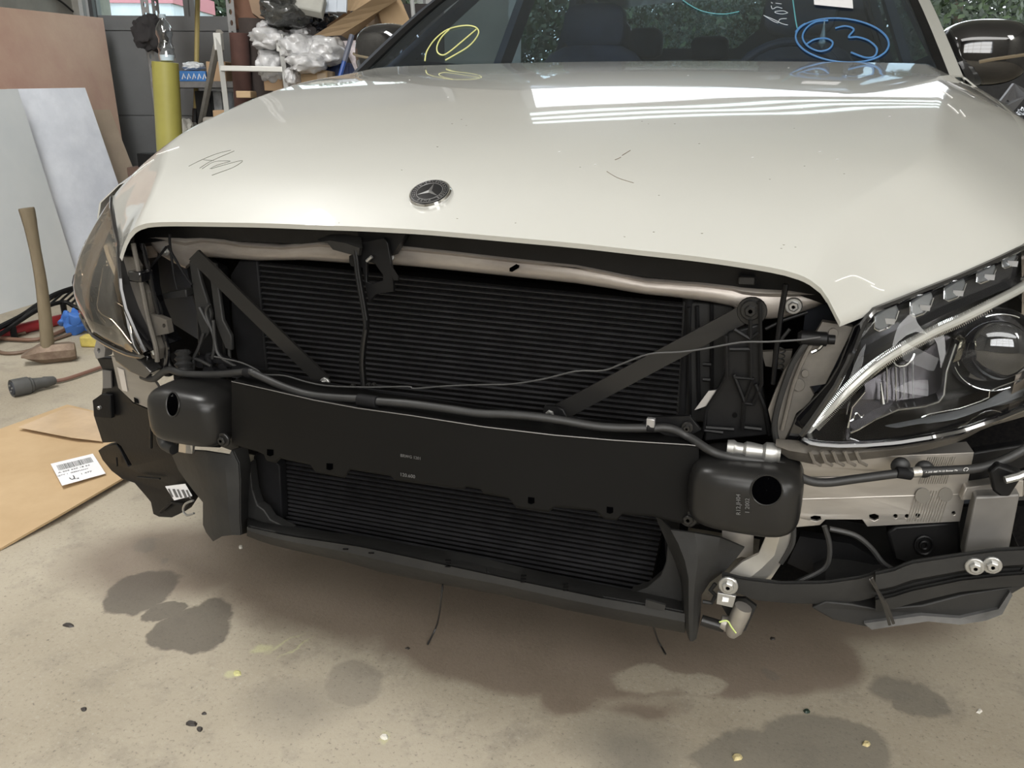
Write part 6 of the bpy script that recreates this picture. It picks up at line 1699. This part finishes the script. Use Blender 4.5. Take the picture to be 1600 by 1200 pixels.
solo('red_white_tape', MB().tube([H(628, 8, 4.5), H(640, 50, 4.48), ext(H(628, 8, 4.5), H(640, 50, 4.48), zb)], .008, 6), mat('red_tape', (.55, .10, .07), .5), 'red edged strip beside the white pole', 'strip')

# right side things
t = thing('tyre', 'car tyre leaning by the open doorway at the right edge', 'tyre', ground(H(1590, 200, 4.3)))
tc_ = H(1612, 182, 4.3); axt = (EH * -.55 + FH * -.75 + Vector((0, 0, .35))).normalized()
prof = [(-.10, .20), (-.11, .27), (-.095, .31), (-.06, .325), (0, .33), (.06, .325), (.095, .31), (.11, .27), (.10, .20)]
part('tread', MB().lathe(tc_, axt, prof, 48), M['tyre'], t)
u_ = axt.orthogonal().normalized(); w_ = axt.cross(u_)
for hh in (-.05, .0, .05):
    part('tread_groove', MB().tube([tc_ + axt * hh + u_ * cos(a) * .3285 + w_ * sin(a) * .3285 for a in [i * pi / 24 for i in range(49)]], .004, 5, caps=False), M['core'], t)
s_ = thing('storage_drum', 'dark drum under the leaning tyre', 'drum', ground(H(1640, 200, 4.3)))
part('drum_body', MB().lathe(ground(tc_), (0, 0, 1), [(0, .27), (.02, .28), (.54, .28), (.56, .27)], 28), M['blackmatt'], s_)
c = [H(u, v, d) for u, v, d in [(1585, 130, 3.9), (1604, 140, 3.85), (1604, 150, 3.8), (1572, 188, 3.75), (1550, 176, 3.8)]]
t = thing('plastic_cover', 'grey plastic cover with two small holes at the right edge', 'cover', c[3])
part('cover_plate', MB().plate(c, FH * .02, [[c[0].lerp(c[3], .42) + EH * (dx + cos(a) * .006) + Vector((0, 0, sin(a) * .006 - .012)) for a in [k * pi / 4 for k in range(8)]] for dx in (-.012, .02)]), mat('grey_plastic', (.13, .13, .135), .5), t, bevel=.002)
part('cover_foot', MB().tube([H(1534, 165, 3.8), H(1575, 190, 3.72)], .016, 8), bpy.data.materials['grey_plastic'], t)
crumple('black_bag', 'shiny black bin bag at the right edge behind the hood', 'bag', 1566, 1660, 158, 260, 3.6, .4, mat('bin_bag', (.02, .022, .030), .18, coat=.7, bump=.5, bscale=14), seed=70, amp=.4, res=4)
crumple('white_bag', 'crumpled whitish bag between the tyre and the bin bag', 'bag', 1550, 1574, 186, 212, 3.75, .12, mat('whitish_bag', (.42, .42, .44), .5), seed=72)
solo('storage_box', gbox(MB(), 2.15, 2.85, 3.4, 4.0, 0, .62), M['blackmatt'], 'dark storage box under the black bin bag', 'box', bevel=.01)
